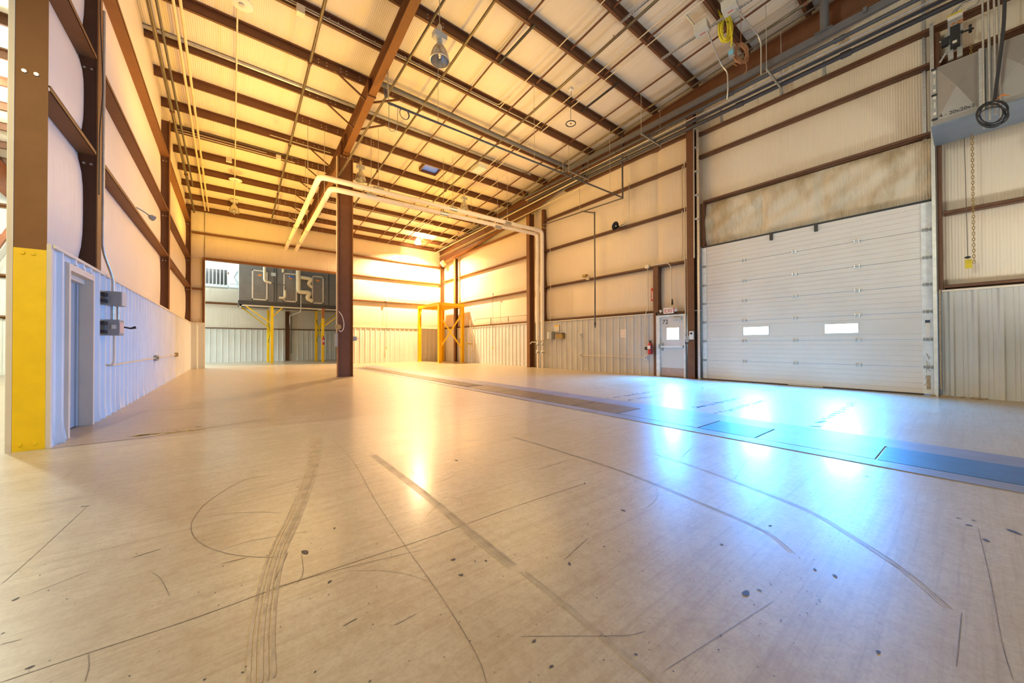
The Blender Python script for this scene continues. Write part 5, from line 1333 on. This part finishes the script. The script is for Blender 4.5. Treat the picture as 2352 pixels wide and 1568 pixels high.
wz = thing('wall_side_right', 'outer right side wall of the back room', 'wall', (12.5,26,0), kind='structure')
MB().box(12.3, 23, 0, 12.4, 31, 7.4).build('panel', 'white_panel', wz)
MB().box(-5.1, 23.01, 0, -5, 30, 7.4).build('panel', 'white_panel', wz)
rafter('roof_rafter', -6.6, [(-9, roof(-9)), (22.7, roof(22.7))], [(-9, roof(-9)-.6), (22.7, 6.7)], .25, 'orange brown rafter of the adjoining hall beyond the wall end', 'rust_orange', (), 'rust_orange')
one(MB().bar((-7.6,22.4,3.2),(-6.2,22.4,6.6),.15,.15), 'wall_brace', 'rust_orange', 'rusty diagonal brace in the adjoining hall beyond the wall end', 'brace')

# ------------------------------------------------------------------ lights
def light(name, typ, loc, col, power, size=.3, rot=None, **k):
    l = bpy.data.lights.new(name, typ); l.color = col; l.energy = power
    if typ == 'AREA': l.shape = 'RECTANGLE'; l.size = size
    else: l.shadow_soft_size = size
    for a, b in k.items(): setattr(l, a, b)
    o = bpy.data.objects.new(name, l); C.objects.link(o); o.location = loc
    if rot: o.rotation_euler = rot
    return o
WARM = (1.0,.58,.20); NEUT = (1.0,.93,.82); COOL = (.86,.94,1.0)
light('lit_lamp_light', 'POINT', LIT+Vector((0,0,.09)), (1,.66,.34), 8000, .05)
light('lit_lamp_uplight', 'POINT', LIT+Vector((.28,-.25,.12)), (1,.64,.25), 360, .05)
light('hall_lamp_light', 'POINT', (-11,7.2,7.4), (.93,1,.86), 2300, .25)
light('hall_lamp_light', 'POINT', (-6.2,15.0,7.2), (.93,1,.86), 2050, .25)
light('added_column_spot', 'SPOT', (-2.9,-1.0,6.3), (1,.85,.45), 1700, .15, (math.radians(61),0,math.radians(-9)), spot_size=.75, spot_blend=1.0)  # added spot without a fixture, brightens the yellow end column
light('added_front_uplight', 'SPOT', (2.0,-3.5,.6), (.93,.95,.9), 540, .3, (PI,0,0), spot_size=2.9, spot_blend=.5)  # pair of added uplights behind the camera, brighten the front ceiling
light('added_front_uplight', 'SPOT', (9.0,-3.0,.6), (.93,.95,.9), 540, .3, (PI,0,0), spot_size=2.9, spot_blend=.5)
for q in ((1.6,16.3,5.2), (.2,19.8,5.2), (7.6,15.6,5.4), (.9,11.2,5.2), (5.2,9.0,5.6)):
    light('added_ceiling_fill', 'SPOT', q, (1,.55,.06), 330, .3, (PI,0,0), spot_size=2.95, spot_blend=.35)  # added upward fill with no lamp there, lifts the ceiling
for q in ((1.4,12.5,5.0), (7.8,9.5,5.6)):
    light('added_wall_fill', 'POINT', q, (1,.64,.25), 330, 1.4)  # added soft fill with no lamp there, lifts walls and floor
light('back_room_light', 'POINT', (-2.5,26.5,6.2), (.82,.97,1), 1300, .25)
DAY = (.045,.34,1.0)
def daylight(yc, zc, w, h, p):      # sky light falling in through a window, tilted a little down
    M = Matrix((Vector((0,-1,0)), Vector((-.36,0,.933)), Vector((.933,0,.36)))).transposed().to_4x4()
    o = light('daylight', 'AREA', (11.55, yc, zc), DAY, p, w, None, size_y=h, spread=2.3)
    M.translation = (11.55, yc, zc); o.matrix_world = M
daylight(3.69, 1.465, .60, .2, 340); daylight(1.90, 1.465, .60, .2, 340); daylight(6.10, 1.45, .42, .38, 360)
# outdoor daylight
w = bpy.data.worlds.new('World'); bpy.context.scene.world = w; w.use_nodes = True
bg = w.node_tree.nodes['Background']; bg.inputs['Color'].default_value = (.45,.65,1,1); bg.inputs['Strength'].default_value = .6

# ------------------------------------------------------------------ camera
cam = bpy.data.cameras.new('camera'); cam.sensor_width = 36; cam.sensor_fit = 'HORIZONTAL'; cam.lens = FPX*36/2352; cam.clip_start = .05; cam.clip_end = 200
co = bpy.data.objects.new('camera', cam); C.objects.link(co)
M = Matrix((CR, CU, -CF)).transposed().to_4x4(); M.translation = CAM
co.matrix_world = M
sc = bpy.context.scene; sc.camera = co
sc.view_settings.view_transform = 'Standard'; sc.view_settings.look = 'None'; sc.view_settings.gamma = 1.0; sc.view_settings.use_curve_mapping = False
sc.view_settings.exposure = -0.14
sc.cycles.use_denoising = True; sc.cycles.max_bounces = 10; sc.cycles.diffuse_bounces = 6; sc.cycles.glossy_bounces = 4
sc.cycles.sample_clamp_indirect = 8.0
sc.cycles.caustics_reflective = False; sc.cycles.caustics_refractive = False
